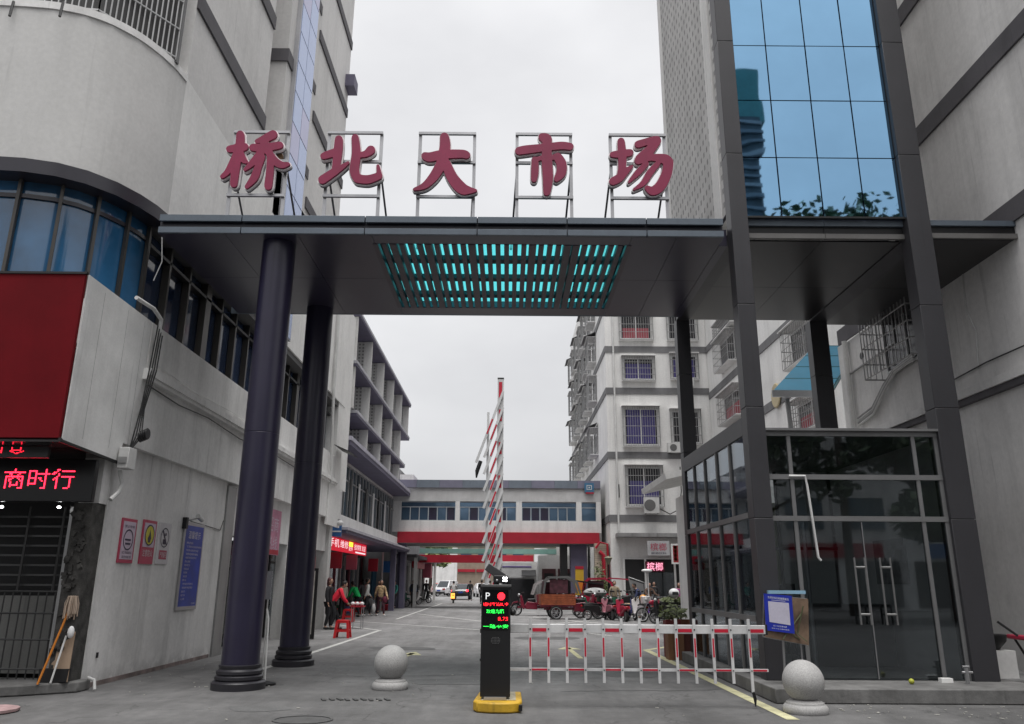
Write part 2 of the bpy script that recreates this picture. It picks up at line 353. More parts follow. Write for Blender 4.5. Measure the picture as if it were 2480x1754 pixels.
# parapet, band, ledge, ground wall toward the lane
MB().box(XL-.25, XL, 13.1, 28.4, 5.12, 5.98).build('parapet', WALL2, LB)
MB().box(XL-.2, XL+.13, 13.0, 28.5, 5.0, 5.12).box(XL-.2, XL+.09, 13.0, 28.46, 4.93, 4.997).build('ledge', WALL2, LB)
MB().box(XL-.3, XL-.02, 12.6, 29.2, 3.76, 4.93).build('spandrel', WALL2, LB)
def pat_scrape(n, pos, f, mth, rng, noise):
    s = n.nodes.new('ShaderNodeSeparateXYZ'); n.links.new(pos, s.inputs[0])
    k = mth('MULTIPLY', rng(s.outputs['Z'], 1, 0, .02, .28), rng(noise(3.5, 6, None, .7), 0, 1, .38, .52)); return mth('MULTIPLY', f, mth('SUBTRACT', 1.0, mth('MULTIPLY', k, .35)))
GW = mat('lane_wall_render', (.76,.75,.74), .85, streak=.2, bump=.25, bscale=40, var=.07, scale=.8, pattern=pat_scrape)
MB().box(XL-.45, XL-.14, 12.7, 18.0, 0, 3.76).build('ground_wall', GW, LB)
MB().box(XL-.5, XL-.13, 12.72, 17.9, 0, .07).build('skirting', mat('worn_skirting',(.25,.2,.19),.9,var=.4,scale=4,streak=.3), LB)
MB().box(XL-.5, XL-.2, 18.0, 29.0, 2.62, 3.76).build('lintel', WALL2, LB)
for y in (20.9, 23.6, 26.6, 28.5): MB().box(XL-.5, XL-.08 if y > 28 else XL-.2, y, y+.45, 0, 2.62 if y < 28 else 3.76).build('pier', WALL2 if y < 28 else WALL, LB)
for y0, y1 in ((18.05,20.9),(21.35,23.6),(24.05,26.6),(27.05,28.5)):
    d = MB().box(XL-1.2, XL-.9, y0, y1, 0, 2.6).build('shopfront', DARK, LB)
    MB().box(XL-.85, XL-.82, y0+.05, y1-.05, .1, 2.5).build('glazing', DGL, d)
    f = MB()
    for y in (y0+.02, (y0+y1)/2, y1-.08): f.box(XL-.88, XL-.8, y, y+.06, 0, 2.6)
    f.box(XL-.88, XL-.8, y0, y1, 2.1, 2.17); f.build('frame', BLACK, d)
MB().box(XL-.19, XL-.1, 18.0, 18.55, 0, 3.7).build('roller_door_guide', GALV, LB)
# windows above the parapet (lane side)
MB().box(XL-.5, XL-.45, 13.1, 28.4, 5.98, 7.9).build('window_strip', mat('violet_blue_glass',(.02,.035,.075),.08,0,1,var=.5,scale=.6,fine=0), LB)
y = 13.15; k = 0
while y < 28.3:
    w = (.07, .07, .07, .28)[k % 4]; MB().box(XL-.44, XL-.3, y, y+w, 5.98, 7.85).build('mullion', mat('mullion_bronze',()), LB); y += .95; k += 1
MB().box(XL-.44, XL-.3, 13.1, 28.4, 7.5, 7.56).build('window_rail', BLACK, LB)
MB().box(XL-.5, XL-.05, 13.1, 28.4, 7.85, 8.02).build('window_head', mat('window_head_grey',(.1,.1,.1),.7), LB)
MB().box(XL-.6, XL, 17.6, 29.4, 8.02, 12.4).build('upper_wall', WALLF, LB)
MB().box(XL-.6, XL, 13.1, 17.6, 8.05, 11.0).build('upper_wall', WALLF, LB)
MB().box(XL-.6, XL-.02, 28.4, 30.5, 4.93, 12.0).build('corner_wall', WALLF, LB)
MB().box(XL-.05, XL+.02, 27.5, 29.6, 3.5, 4.93).build('corner_panel', WALLF, LB)
# pipes and cables on it
def pipe(name, label, pts, r, m, cat='pipe', group=None):
    o = MB().tube(pts, r, 8).build(name, m); return tag(o, label, cat, group)
pipe('drain_pipe', 'white drain pipe down the upper wall past the dark awning', [(XL+.08,26.9,12.0),(XL+.08,26.9,8.2),(XL+.1,27.2,5.6),(XL+.1,27.4,4.9)], .055, PLAST, group='wall drain pipes')
pipe('drain_pipe', 'thin white drain pipe near the rear pillar top', [(XL+.06,24.6,12.0),(XL+.06,24.6,8.1)], .045, PLAST, group='wall drain pipes')
pipe('conduit', 'bent pale conduit looping over the white panel corner', [(-6.15,12.1,6.08),(-6.13,12.7,6.1),(-6.14,13.05,6.02),(-6.18,13.12,5.7),(-6.2,13.12,5.2)], .035, PLAST)
for i in range(4): pipe('cable', ('outermost','second','third','innermost')[i]+' black cable of the bundle down the panel edge', [(-6.17+.015*i,13.02+.04*i,5.9-.05*i),(-6.19+.02*i,12.97+.045*i,5.1),(-6.2,12.88+.04*i,4.4),(-6.2+.02*i,12.75+.05*i,3.9),(-6.22,12.72,3.62)], .012, BLACK, 'cable', 'bundle of wall cables')
mb = MB(); [mb.lathe([(.09,-.015),(.1,0),(.09,.015)], (-6.13+.02*k,12.86+.03*k,3.9+.02*k), 14, 'x') for k in range(4)]; tag(mb.build('cable_coil', BLACK), 'coiled black cable above the small meter box', 'cable')
mbx = thing('meter_box', 'small white meter box hanging below the cable coil', 'box', (-6.2,12.65,3.45))
MB().box(-6.27,-6.1,12.48,12.75,3.32,3.66).build('case', PLAST, mbx, bevel=.01); MB().box(-6.25,-6.12,12.46,12.478,3.4,3.5).build('cover', GALV, mbx)
pipe('hose', 'white corrugated hose ending above the warning signs', [(-6.28,12.62,3.3),(-6.25,12.7,3.1),(-6.26,12.64,2.95),(-6.3,12.5,2.82)], .035, PLAST)
pipe('cable', 'thin white cable hanging from the canopy end', [(-6.28,13.05,8.0),(-6.3,12.98,7.6),(-6.24,12.99,7.1),(-6.3,12.9,6.7)], .009, PLAST, 'cable')
# shelf awning over the far window
aw = thing('window_awning', 'small dark slatted awning over the far window', 'awning', (-6.1,28.6,6.1))
for k in range(5): MB().slab((XL+.02,27.9+.3*k,6.35),(XL+.02,28.15+.3*k,6.35),(XL+.6,28.15+.3*k,6.1),(XL+.6,27.9+.3*k,6.1),.02).build('slat', BLACK, aw)
# rear cornice brackets
# tall block above
TB = thing('tall_block', 'tall grey block with dark floor bands and narrow blue glass strip', 'building', (-8,20,0))
mb = MB(); mb.box(-14,XL,11.0+2.1,17.5,11.0,34).box(-14,XL-.62,17.5,18.8,11.0,34).box(-14,XL,18.8,26.2,11.0,34); mb.build('wall', mat('block_grey_render',(.66,.65,.64),.85,streak=.1,bump=.15,bscale=50,var=.05,scale=.5), TB)
for i in range(6):
    z = 12.62+3.03*i
    b = MB().box(XL+.002,XL+.05,13.1,17.5,z,z+.4).build('band', BAND, TB)
    MB().box(XL-.618,XL+.05,18.75,18.798,z,z+.4).build('band', BAND, TB); MB().box(XL-.618,XL-.56,17.502,18.748,z,z+.4).build('band', BAND, TB)
    MB().box(XL+.002,XL+.05,18.8,19.25,z,z+.4).build('band', BAND, TB); MB().box(XL+.002,XL+.05,21.7,26.2,z,z+.36).build('band', BAND, TB)
    MB().box(XL+.002,XL+.03,21.25,21.75,z+.95,z+1.3).build('vent_panel', BAND, TB)
MB().box(XL+.001,XL+.12,19.3,21.05,8.1,34).build('strip_frame', mat('strip_frame_pale',(.45,.45,.47),.4,.3), TB)
for i in range(26):
    z = 8.12+i*1.0
    for j in (0,1): MB().box(XL+.12,XL+.135,19.38+j*.82,19.38+j*.82+.79,z+.02,z+.98).build('glass_panel', (STRIPG if (i*3+j*7) % 5 else mirror('strip_panel_lilac',(.42,.42,.60),.3,.01,.8,.5)), TB)
mb = MB().box(XL-.3,XL+.35,25.6,26.25,19.7,20.2); mb.build('cornice', PURP, TB); MB().box(XL-.5,XL+.3,24.5,26.3,25,34).build('roof_box', PURP, TB)
# grille on podium roof
def grille(name, a, b, z0, z1, nb, hz, m, r=.012, par=None, label=None, cat='grille', group=None, out=0):
    a, b = Vector((a[0],a[1],0)), Vector((b[0],b[1],0)); mb = MB()
    for i in range(nb+1):
        p = a.lerp(b, i/nb); mb.tube([(p.x,p.y,z0),(p.x,p.y,z1)], r, 4)
    for z in hz: mb.tube([(a.x,a.y,z),(b.x,b.y,z)], r*1.3, 4)
    o = mb.build(name, m, par, smooth=False)
    if par is None: tag(o, label, cat, group)
    return o
CAGEW = mat('cage_white_steel', (.5,.5,.5), .4, .4)
ro = thing('roof_grille', 'white steel security grille over dark windows on rounded roof edge', 'grille', (-7,11.5,11))
grille('bars', (-7.15,11.36), (-6.33,12.62), 11.05, 15.5, 15, [11.1+.62*k for k in range(8)], CAGEW, .014, ro)
grille('bars', (-10.5,11.0), (-7.15,11.36), 11.05, 15.5, 30, [11.1+.62*k for k in range(8)], CAGEW, .014, ro)
MB().slab((-10.5,11.1,11.05),(-7.1,11.45,11.05),(-7.1,11.45,15.5),(-10.5,11.1,15.5),-.05).slab((-7.1,11.45,11.05),(-6.38,12.7,11.05),(-6.38,12.7,15.5),(-7.1,11.45,15.5),-.05).build('backing', mat('dark_panel',(.05,.05,.05),.6), ro)
MB().box(-6.42,-6.3,12.62,12.7,11,15.5).build('edge_post', mat('cage_grey',(.1,.1,.1),.5), ro)
for x, lb in ((-8.05,'right one'),(-7.62,'left one')):
    pass
for i, px in enumerate((5, 135)):
    p = onZ(px, 25+10*i, 10.6); q = onZ(px+4, 42+4*i, 10.6)
    tag(MB().tube([(p.x+.0,11.0,10.95),(p.x+.02,10.95,10.62)], .022, 6).build('spout', BLACK), ('short black spout at the far end of curved wall','short black spout below the roof grille')[i], 'spout', 'wall spouts')

# ---------------- red sign box and LED entrance
RS = thing('shop_sign_box', 'large blank red shop sign box with white riveted side panel', 'sign', (-8,11.5,3.5))
MB().box(-14,XL-.03,10.86,10.92,3.52,6.0).build('red_panel', RED, RS); MB().box(-14,XL-.002,10.84,10.9,5.985,6.02).build('edge_trim', BLACK, RS)
MB().prism([(10.92,3.5),(12.55,3.44),(13.05,5.06),(13.08,5.98),(10.92,6.0)], XL-.02, XL, 'x').build('white_panel', mat('side_panel_white',(.72,.72,.71),.5,streak=.12), RS)
MB().prism([(10.86,3.46),(12.6,3.40),(12.6,3.44),(10.92,3.50),(10.86,3.52)], XL-.03, XL+.01, 'x').build('edge_trim', BLACK, RS)
for y in (11.42,12.2,12.8): MB().box(XL,XL+.003,y,y+.006,3.6,5.9).build('panel_seam', mat('seam_grey',(.3,.3,.3),.7), RS)
MB().box(-14,XL-.03,10.92,12.9,3.47,3.5).build('sign_soffit', mat('glossy_black_soffit',(.02,.012,.014),.12,0,.8), RS)
LE = thing('led_sign', 'black LED board with glowing red dot matrix characters above the dark entrance', 'sign', (-7.5,12,3))
MB().box(-14,-6.34,12.0,12.1,2.74,3.38).build('board', mat('led_board_black',(.006,.006,.007),.3), LE, bevel=.01)
LEDR = emat('led_red', (1,.015,.04), 3.2)
mb = MB(); led(mb, '上商时行', (-7.37,11.99,3.08), X_, Z_, 1.45, .30, 58, 14, .40); mb.build('dot_matrix', LEDR, LE)
L2_ = thing('led_reflection_strip','added dim glowing strip as the LED sign reflection under the red sign box edge','sign',(-7.3,11.3,3.3)); MB().box(-14,-6.7,11.3,11.36,3.3,3.46).build('board',mat('led_board_black',()),L2_)  # this board is added too, as dark backing for the reflection dots
mb = MB(); led(mb,'明 阳 合 一',(-7.3,11.29,3.40),X_,-1*Z_,1.1,.1,52,8,.42); mb.build('dot_matrix',emat('led_reflection_red',(1,.015,.04),1.2),L2_)  # soffit reflection of the LED board, added as upside-down glowing dots
# entrance
EN = thing('gated_entrance', 'dark barred entrance with folding cage gate beside rubble wall edge', 'entrance', (-7.4,12.8,.15))
MB().box(-14,-6.9,14.2,14.3,.15,3.4).build('back_wall', DARK, EN)
MB().box(-6.75,XL-.16,12.3,12.7,0.1,2.75).build('rubble_jamb', mat('rough_rubble',(.05,.048,.045),.95,var=.6,scale=6,bump=1.0,bscale=9,fine=.4), EN)
for i in range(60):
    c = (rnd.uniform(-6.74,-6.5), 12.3, rnd.uniform(.2,2.6)); MB().obox(c, (rnd.uniform(.04,.1),rnd.uniform(.03,.1),rnd.uniform(.03,.08)), Matrix.Rotation(rnd.uniform(0,2),3,'Y')).build('stone', mat('rough_rubble',()), EN)
MB().box(XL-.47,XL-.15,12.45,12.71,2.76,3.5).build('bulkhead', GW, EN)
g1 = MB()
for x in [-8.0+.13*k for k in range(10)]: g1.tube([(x,12.55,.16),(x,12.55,1.42)], .011, 5)
for z in (.3,.72,1.1,1.42): g1.tube([(-8.3,12.54,z),(-6.85,12.54,z)], .014, 5)
g1.build('cage_gate', mat('gate_steel_dark',(.07,.07,.07),.5,.5), EN)
g2 = MB()
for x in [-8.2,-7.65,-7.1]: g2.tube([(x,12.7,1.4),(x,12.7,2.72)], .02, 5)
for k in range(8): g2.box(-8.4,-6.95,12.75,12.77,1.5+.15*k,1.53+.15*k)
g2.build('shutter_slats', mat('gate_steel_dark',()), EN)
MB().box(-6.88,-6.82,12.45,12.56,.15,2.7).build('door_post', GALV, EN)
MB().box(-8.6,-7.15,12.9,12.95,.2,1.35).build('pale_panel', mat('corrugated_pale',(.2,.2,.19),.7,streak=.3), EN)
for x in (-7.87,-6.98): MB().ell((x,12.3,2.68),(.03,.03,.02),8,5).build('spot_lamp', emat('spot_white',(1,1,1),4), EN)
struct(MB().prism([(-14,11.6),(-7.6,11.55),(-6.85,11.95),(-6.3,12.35),(-6.3,12.7),(-14,13.5)], .004, .15), 'entrance_step', PLINTH, bevel=.02)
mop = thing('mop', 'upturned string mop with orange handle leaning by the entrance', 'mop', (-6.6,12.2,.15))
MB().tube([(-6.72,12.02,.15),(-6.5,12.2,1.25)], .016, 7).build('handle', mat('orange_plastic',(.6,.2,.02),.5), mop)
mb = MB()
for k in range(34):
    a = rnd.uniform(0,6.28); r_ = rnd.uniform(.02,.1); mb.tube([(-6.5,12.2,1.28),(-6.5+r_*.7*math.cos(a),12.2+r_*.7*math.sin(a),1.36),(-6.5+r_*math.cos(a),12.2+r_*math.sin(a),1.3-rnd.uniform(0,.1)),(-6.5+r_*math.cos(a),12.2+r_*math.sin(a),1.12-rnd.uniform(0,.1))], .009, 4)
mb.build('mop_head', mat('mop_cotton',(.42,.33,.26),.95), mop)
cb = thing('cardboard_sheets', 'tan cardboard sheets stacked upright behind the mop', 'cardboard', (-6.6,12.4,.15))
for k in range(3): MB().slab((-6.78+.06*k,12.32-.04*k,.16),(-6.5+.05*k,12.3-.04*k,.16),(-6.52+.04*k,12.38-.03*k,.85+.07*(k%2)),(-6.76+.05*k,12.4-.03*k,.8),.015).build('sheet', mat('cardboard',(.33,.24,.17),.9), cb)
tag(MB().obox((-6.62,12.25,.25),(.42,.1,.18)).build('plastic_bin', BLACK), 'low black plastic crate under the cardboard sheets', 'crate')
tag(MB().tube([(-6.58,12.1,.16),(-6.52,12.22,.8)], .014, 6).build('broom_stick', PLAST), 'thin white broom stick beside the orange mop handle', 'broom')
tag(MB().ell((-6.45,12.2,.85),(.05,.04,.09),10,6).build('rag', WHITE), 'crumpled white rag hanging by cardboard', 'rag')
tag(MB().ell((-6.35,10.55,.03),(.25,.3,.05),12,5).build('pink_sack', mat('pink_sack',(.3,.2,.2),.9,var=.3,scale=8)), 'flattened dusty pink sack on the ground by the step', 'sack')
tag(MB().tube([(-6.3,12.6,.18),(-6.15,12.5,.16),(-6.12,12.48,.03)], .022, 7).build('spout', PLAST), 'short white outlet pipe at the wall foot', 'pipe')

# ---------------- signs on lane wall (plane x = -6.44)
XS = XL-.137
def wall_sign(name, label, y0, y1, z0, z1, m, x=XS, th=.02, group=None):
    t = thing(name, label, 'sign', (x,(y0+y1)/2,z0), 0, group); MB().box(x,x+th,y0,y1,z0,z1).build('board', m, t, bevel=.004); return t
PKR = mat('sign_crimson',(.42,.04,.09),.4); PKW = mat('sign_pale_lilac',(.55,.45,.55),.4); SWH = mat('sign_white',(.62,.6,.62),.4); INK = mat('sign_ink',(.03,.02,.05),.5)
YD = Vector((0,1,0))
def disc(mb, x, y, z, r0, r1, n=28):
    vs = []
    for k in range(n): a = 2*math.pi*k/n; vs += [(x,y+r0*math.cos(a),z+r0*math.sin(a)),(x,y+r1*math.cos(a),z+r1*math.sin(a))]
    return mb.add(vs, [(2*k,2*k+1,(2*k+3)%(2*n),(2*k+2)%(2*n)) for k in range(n)])
s1 = wall_sign('no_smoking_sign','crimson framed no smoking sign, nearest the entrance of three small signs',13.24,13.78,1.87,2.6,PKR)
MB().box(XS+.02,XS+.024,13.29,13.73,1.93,2.55).build('panel', PKW, s1)
mb = MB(); disc(mb,XS+.027,13.51,2.25,.15,.175); mb.box(XS+.024,XS+.028,13.4,13.6,2.235,2.265).box(XS+.024,XS+.028,13.42,13.6,2.17,2.2)
for z, t_ in ((2.47,'禁止吸烟'),(2.04,'NO SMOKING'),(1.97,'请勿吸烟')): text(mb,t_,(XS+.028,13.51,z),YD,Z_,.34,.045)
mb.build('pictogram', INK, s1)
s2 = wall_sign('fire_warning_sign','crimson sign with flame in yellow disc between two small signs',14.02,14.56,1.87,2.63,PKR)
MB().box(XS+.02,XS+.024,14.07,14.51,2.16,2.58).build('panel', PKW, s2)
mb = MB(); disc(mb,XS+.028,14.29,2.37,.001,.165); mb.build('disc', mat('sign_yellow',(.55,.48,.03),.4), s2)
mb = MB(); disc(mb,XS+.03,14.29,2.37,.16,.185); mb.add([(XS+.031,14.29+a*.09,2.35+b*.12) for a,b in ((0,1),(.45,.2),(.75,-.3),(.4,-.9),(-.4,-.9),(-.75,-.3),(-.3,.1))],[(0,1,2,3,4,5,6)]); mb.build('flame', INK, s2)
mb = MB(); text(mb,'注意防火',(XS+.026,14.29,2.06),YD,Z_,.4,.12); mb.build('lettering', SWH, s2)
s3 = wall_sign('no_littering_sign','white sign with crossed circle beside the blue notice board',14.68,15.2,1.88,2.63,SWH)
mb = MB(); disc(mb,XS+.026,14.94,2.36,.16,.18); mb.box(XS+.021,XS+.026,14.88,15.0,2.24,2.33); disc(mb,XS+.027,14.97,2.42,.001,.03); mb.slab((XS+.027,14.82,2.48),(XS+.027,14.85,2.5),(XS+.027,15.06,2.24),(XS+.027,15.03,2.22),.001); mb.build('pictogram', INK, s3)
MB().box(XS+.021,XS+.024,14.78,15.1,1.97,2.13).build('panel', PKR, s3); mb = MB(); text(mb,'严禁烟花',(XS+.027,14.94,2.05),YD,Z_,.27,.1); mb.build('lettering', SWH, s3)
s4 = wall_sign('notice_board','tall blue notice board with white lines of print in a silver frame',15.8,16.82,1.03,2.72,STEEL,th=.035)
MB().box(XS+.035,XS+.039,15.87,16.76,1.1,2.66).build('panel', mat('notice_blue',(.008,.045,.36),.3,var=.25,scale=3), s4)
mb = MB(); text(mb,'温馨提示',(XS+.043,16.31,2.48),YD,Z_,.62,.15)
for i, t_ in enumerate(['尊敬的市民朋友','为了您和他人的安全请勿携带宠物进入','市场内禁止吸烟注意防火防盗','请保管好随身携带的贵重物品','车辆请停放在指定的停车位','请勿占道经营','保持环境卫生','垃圾请入桶','文明购物','诚信经营','服务大众','市场内请勿大声喧哗打闹','请自觉遵守市场各项规定','谢谢合作','爱护公物','人人有责']):
    text(mb, t_, (XS+.043,15.93+.026*len(t_)+(0 if i else 0),2.32-.072*i), YD, Z_, .047*len(t_), .04)
text(mb,'市场管理处',(XS+.043,16.6,1.15),YD,Z_,.2,.03); mb.build('lettering', SWH, s4, kind='stuff')
cm = thing('security_camera','small bullet camera on a wall bracket above the blue notice board','camera',(XS+.1,16.1,2.8))
MB().tube([(XS,15.75,2.74),(XS+.12,15.85,2.76),(XS+.22,16.05,2.82)],.015,6).build('bracket',GALV,cm); MB().tube([(XS+.2,15.95,2.84),(XS+.2,16.2,2.78)],.045,12).build('camera_body',PLAST,cm)
MB().box(XS,XS+.08,15.72,15.82,2.58,2.8).build('junction_box',BLACK,cm)
p1 = wall_sign('poster','tall faded pink poster seen between the two violet columns',21.3,22.65,2.28,3.5,mat('pink_poster',(.5,.2,.3),.5,var=.3,scale=2),x=XL-.19)
mb = MB(); text(mb,'招商',(XL-.165,21.97,3.1),YD,Z_,.9,.4); text(mb,'热线',(XL-.165,21.97,2.6),YD,Z_,.9,.38); mb.build('lettering',PKW,p1)
MB().box(XL-.17,XL-.166,21.35,22.6,2.3,2.42).build('strip',REDB,p1)
p2 = wall_sign('poster','orange and red shop poster just past the rear column',25.4,26.5,2.3,3.62,mat('orange_poster',(.55,.3,.14),.5,var=.3,scale=2),x=XL-.19)
MB().box(XL-.17,XL-.166,25.4,26.5,2.3,2.9).build('red_panel',REDB,p2); mb = MB(); text(mb,'特价',(XL-.163,25.95,2.75),YD,Z_,.8,.26); text(mb,'优惠',(XL-.163,25.95,2.45),YD,Z_,.8,.22); mb.build('lettering',SWH,p2)
dp = thing('display_board','standing framed display board behind the red plastic stool','board',(-5.95,23.2,0))
MB().box(-6.35,-5.45,23.25,23.3,.02,1.95).build('frame',BLACK,dp); MB().box(-6.27,-5.53,23.238,23.25,.15,1.88).build('panel',mat('poster_food',(.42,.4,.37),.5,var=.5,scale=3),dp)
mb=MB(); mb.ell((-5.9,23.236,.62),(.22,.004,.3),14,8); mb.build('food_picture',mat('tan_food',(.35,.22,.1),.6,var=.5,scale=9),dp)
fs = thing('folding_sign','white folding sign stand leaning beside the front column','sign',(-3.95,13.4,0))
MB().tube([(-3.86,13.35,.02),(-3.9,13.4,1.0),(-3.95,13.45,1.15)],.018,6).tube([(-3.98,13.6,.02),(-3.98,13.55,1.35)],.012,6).build('pole',PLAST,fs); MB().slab((-4.1,13.5,1.3),(-3.9,13.42,1.3),(-3.92,13.5,1.75),(-4.06,13.55,1.75),.02).build('board',mat('board_grey',(.2,.2,.22),.5),fs)
MB().lathe([(.17,0),(.17,.03),(.05,.06),(.0015,.06)],(-3.85,13.35,0),16).build('base',BLACK,fs)

# ================================================================== BALCONY BUILDING (left, beyond)
BB = thing('balcony_building', 'white building with stacked projecting balcony bays and breeze block screens', 'building', (-9,40,0))
MB().box(-12,-7.75,30.5,48.5,4.2,12.3).build('wall', WALL2, BB)
for i, (z, ya, yb) in enumerate(((12.32,30.6,48.4),(10.16,30.6,48.2),(8.22,31.2,46.6))):
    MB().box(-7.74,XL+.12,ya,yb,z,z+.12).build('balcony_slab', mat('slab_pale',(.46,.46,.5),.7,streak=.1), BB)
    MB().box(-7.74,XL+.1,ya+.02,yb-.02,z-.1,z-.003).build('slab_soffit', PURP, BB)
for i, y in enumerate((30.75,34.3,37.9,41.4,44.8,48.0)):
    for j, (za, zb) in enumerate(((8.34,10.05),(10.28,12.2),(7.15,8.1))):
        if j == 2 and (y < 31 or y > 46): continue
        if y > 47 and j == 0: continue
        MB().box(-7.73,XL,y,y+.22,za,zb).build('fin_wall', LATT, BB)
        MB().box(XL-.35,XL+.03,y-.03,y-.003,za,zb).build('fin_edge', WALLF, BB)
for y in (31.8,35.3,38.9,42.4,45.7):
    for z in (8.6,10.6):
        w = MB().box(-7.74,-7.68,y,y+1.6,z+.3,z+1.3).build('window', WINL, BB); MB().box(-7.68,-7.64,y+.78,y+.84,z+.3,z+1.3).build('frame', WHITE, w)
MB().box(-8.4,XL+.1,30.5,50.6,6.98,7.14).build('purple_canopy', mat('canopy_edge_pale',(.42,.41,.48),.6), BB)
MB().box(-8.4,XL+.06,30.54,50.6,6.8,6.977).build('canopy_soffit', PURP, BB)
MB().box(-8.4,-6.9,30.5,50.5,3.601,4.25).build('spandrel', WALLF, BB)
MB().box(-7.6,-7.3,30.5,50.5,4.25,6.8).build('upper_window_wall', WALL2, BB)
w = MB().box(-7.3,-7.27,31,50,4.3,6.55).build('window', WINL, BB); mb = MB()
for k in range(22): mb.box(-7.27,-7.2,31+k*.88,31.09+k*.88,4.25,6.6)
for z in (5.9,6.55): mb.box(-7.27,-7.22,31,50,z,z+.07)
mb.build('frame', mat('window_frame_grey',(.3,.3,.3),.5), w)
for i in range(9): MB().box(-7.19,-7.15,31.5+2.05*i,31.9+2.05*i,4.3,6.1).build('curtain', WHITE if i%2 else mat('curtain_dark',(.1,.1,.1),.9), BB)
# eave over the shops with pale gutter edge
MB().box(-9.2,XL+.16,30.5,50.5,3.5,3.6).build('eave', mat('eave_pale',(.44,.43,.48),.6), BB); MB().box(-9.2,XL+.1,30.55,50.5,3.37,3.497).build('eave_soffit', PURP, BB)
MB().box(-9.4,-9.1,30,52,0,3.36).build('shopfront_wall', mat('shop_dark_front',(.06,.06,.06),.6,var=.4,scale=2), BB)
for k in range(16):
    MB().box(-9.1,-8.98,30.4+k*1.3,30.55+k*1.3,0,2.95).build('shop_pilaster', mat('shop_pilaster',(.5,.5,.5),.5) if k%3 else mat('shop_maroon',(.2,.05,.07),.5), BB)
for k in range(15): MB().box(-9.08,-9.05,30.6+k*1.3,31.65+k*1.3,.2,2.4).build('shop_glass', DGL, BB)
for y in (45.9,50.1): MB().box(XL-.4,XL-.1,y,y+.3,0,3.36).build('column', PURP, BB)
MB().box(-6.75,-6.68,43.2,43.27,0,3.1).build('thin_post', STEEL, BB)
cmw = thing('wall_camera','round dome camera on the eave corner above the blue shop sign','camera',(XL+.1,29.3,3.7)); MB().ell((XL+.1,29.3,3.66),(.12,.12,.1)).build('camera_body',WHITE,cmw); MB().box(XL-.1,XL+.1,29.28,29.34,3.72,3.8).build('bracket',GALV,cmw)
# shop signs hung below the eave, facing the lane
def on_sign(name,label,a,b,z0,z1,m,txts,group=None,ems=None):
    a, b = Vector((*a,0)), Vector((*b,0)); d = (b-a); n = Vector((d.y,-d.x,0)).normalized(); t = thing(name,label,'sign',((a.x+b.x)/2,(a.y+b.y)/2,z0),0,group)
    MB().slab(a+Z_*z0,b+Z_*z0,b+Z_*z1,a+Z_*z1,.12).build('board',m,t)
    for (s,u,v,w,h,mm) in txts:
        mb = MB(); o_ = n*(.135 if n.dot(Vector((1,-1,0)))>0 else -.135); text(mb,s,a.lerp(b,u)+Z_*(z0+(z1-z0)*v)+o_,d.normalized(),Z_,w,h); mb.build('lettering',mm,t)
    return t
LRED = emat('lit_red_sign',(.9,.01,.04),.22,(.4,.01,.02)); LWH = emat('lit_white_lettering',(1,.9,.95),.35,(.6,.6,.6)); LYE = emat('lit_yellow_panel',(.9,.8,.05),.6,(.5,.4,.02))
def shop_sign_x(name,label,x,y0,y1,z0,z1,m,items):
    t = thing(name,label,'sign',(x,(y0+y1)/2,z0)); MB().box(x,x+.12,y0,y1,z0,z1).build('board',m,t)
    for (s,u,v,w,h,mm) in items:
        mb = MB()
        if s == '#': mb.box(x+.12,x+.13,y0+u*(y1-y0)-w/2,y0+u*(y1-y0)+w/2,z0+v*(z1-z0)-h/2,z0+v*(z1-z0)+h/2); mb.build('panel',mm,t)
        else: text(mb,s,(x+.128,y0+u*(y1-y0),z0+v*(z1-z0)),YD,Z_,w,h); mb.build('lettering',mm,t)
    return t
shop_sign_x('shop_sign','lit red shop sign with white characters and yellow panel under the eave',-7.3,31.9,40.7,2.83,3.35,LRED,[('手机',.14,.6,1.9,.34,LWH),('维修',.37,.6,1.7,.32,LWH),('#',.54,.74,.9,.2,LYE),('配件',.54,.36,.9,.18,LWH),('批发零售',.73,.6,1.7,.26,LWH),('欢迎',.91,.6,1.0,.26,LWH),('#',.82,.15,2.6,.06,LWH)])
bs = thing('shop_sign','blue shop sign board with pale stripe at the eave corner','sign',(-6.75,30.1,3.2)); MB().box(-7.2,-6.3,30.1,30.2,3.22,3.7).build('board',mat('sign_blue',(.03,.12,.32),.4),bs); MB().box(-7.2,-6.3,30.08,30.1,3.38,3.43).build('stripe',WHITE,bs)
tag(MB().box(-8.6,-8.5,35,36.2,1.9,2.6).build('hanging_notice',PKR),'small dark red hanging notice in the shop window','sign')
tag(MB().box(-8.3,-8.2,49.2,50.6,0,2.6).build('blue_cloth_panel',mat('blue_cloth',(.02,.08,.14),.8,streak=.2)),'dark blue cloth panel beside the arcade column','panel')
# far left block + lower annex past the bridge
FL = thing('far_left_arcade','far grey arcade row of shops beyond the bridge with red banner signs','building',(-8,60,0))
MB().box(-12,-7.4,51,72,0,9).build('wall',mat('far_grey_render',(.22,.22,.23),.85,streak=.2),FL); MB().box(-7.4,-5.9,52,71,3.1,3.3).build('eave',BAND,FL)
for k in range(7): MB().box(-7.39,-7.3,52.5+k*2.6,54.2+k*2.6,.1,2.7).build('shop_opening',DARK,FL); MB().box(-7.36,-7.2,54.5+k*2.6,54.8+k*2.6,0,2.9).build('pilaster',WALL2,FL)
MB().box(-7.38,-7.0,62,68,2.6,3.2).build('red_banner',REDB,FL); MB().box(-7.3,-6.6,69.5,70.5,1.9,3.8).build('red_banner',mat('pink_banner',(.45,.1,.15),.5),FL)
MB().box(-6.1,-5.9,52.5,52.7,0,3.2).build('thin_column',WALLF,FL); MB().box(-6.1,-5.9,66.5,66.7,0,3.2).build('thin_column',WALLF,FL)

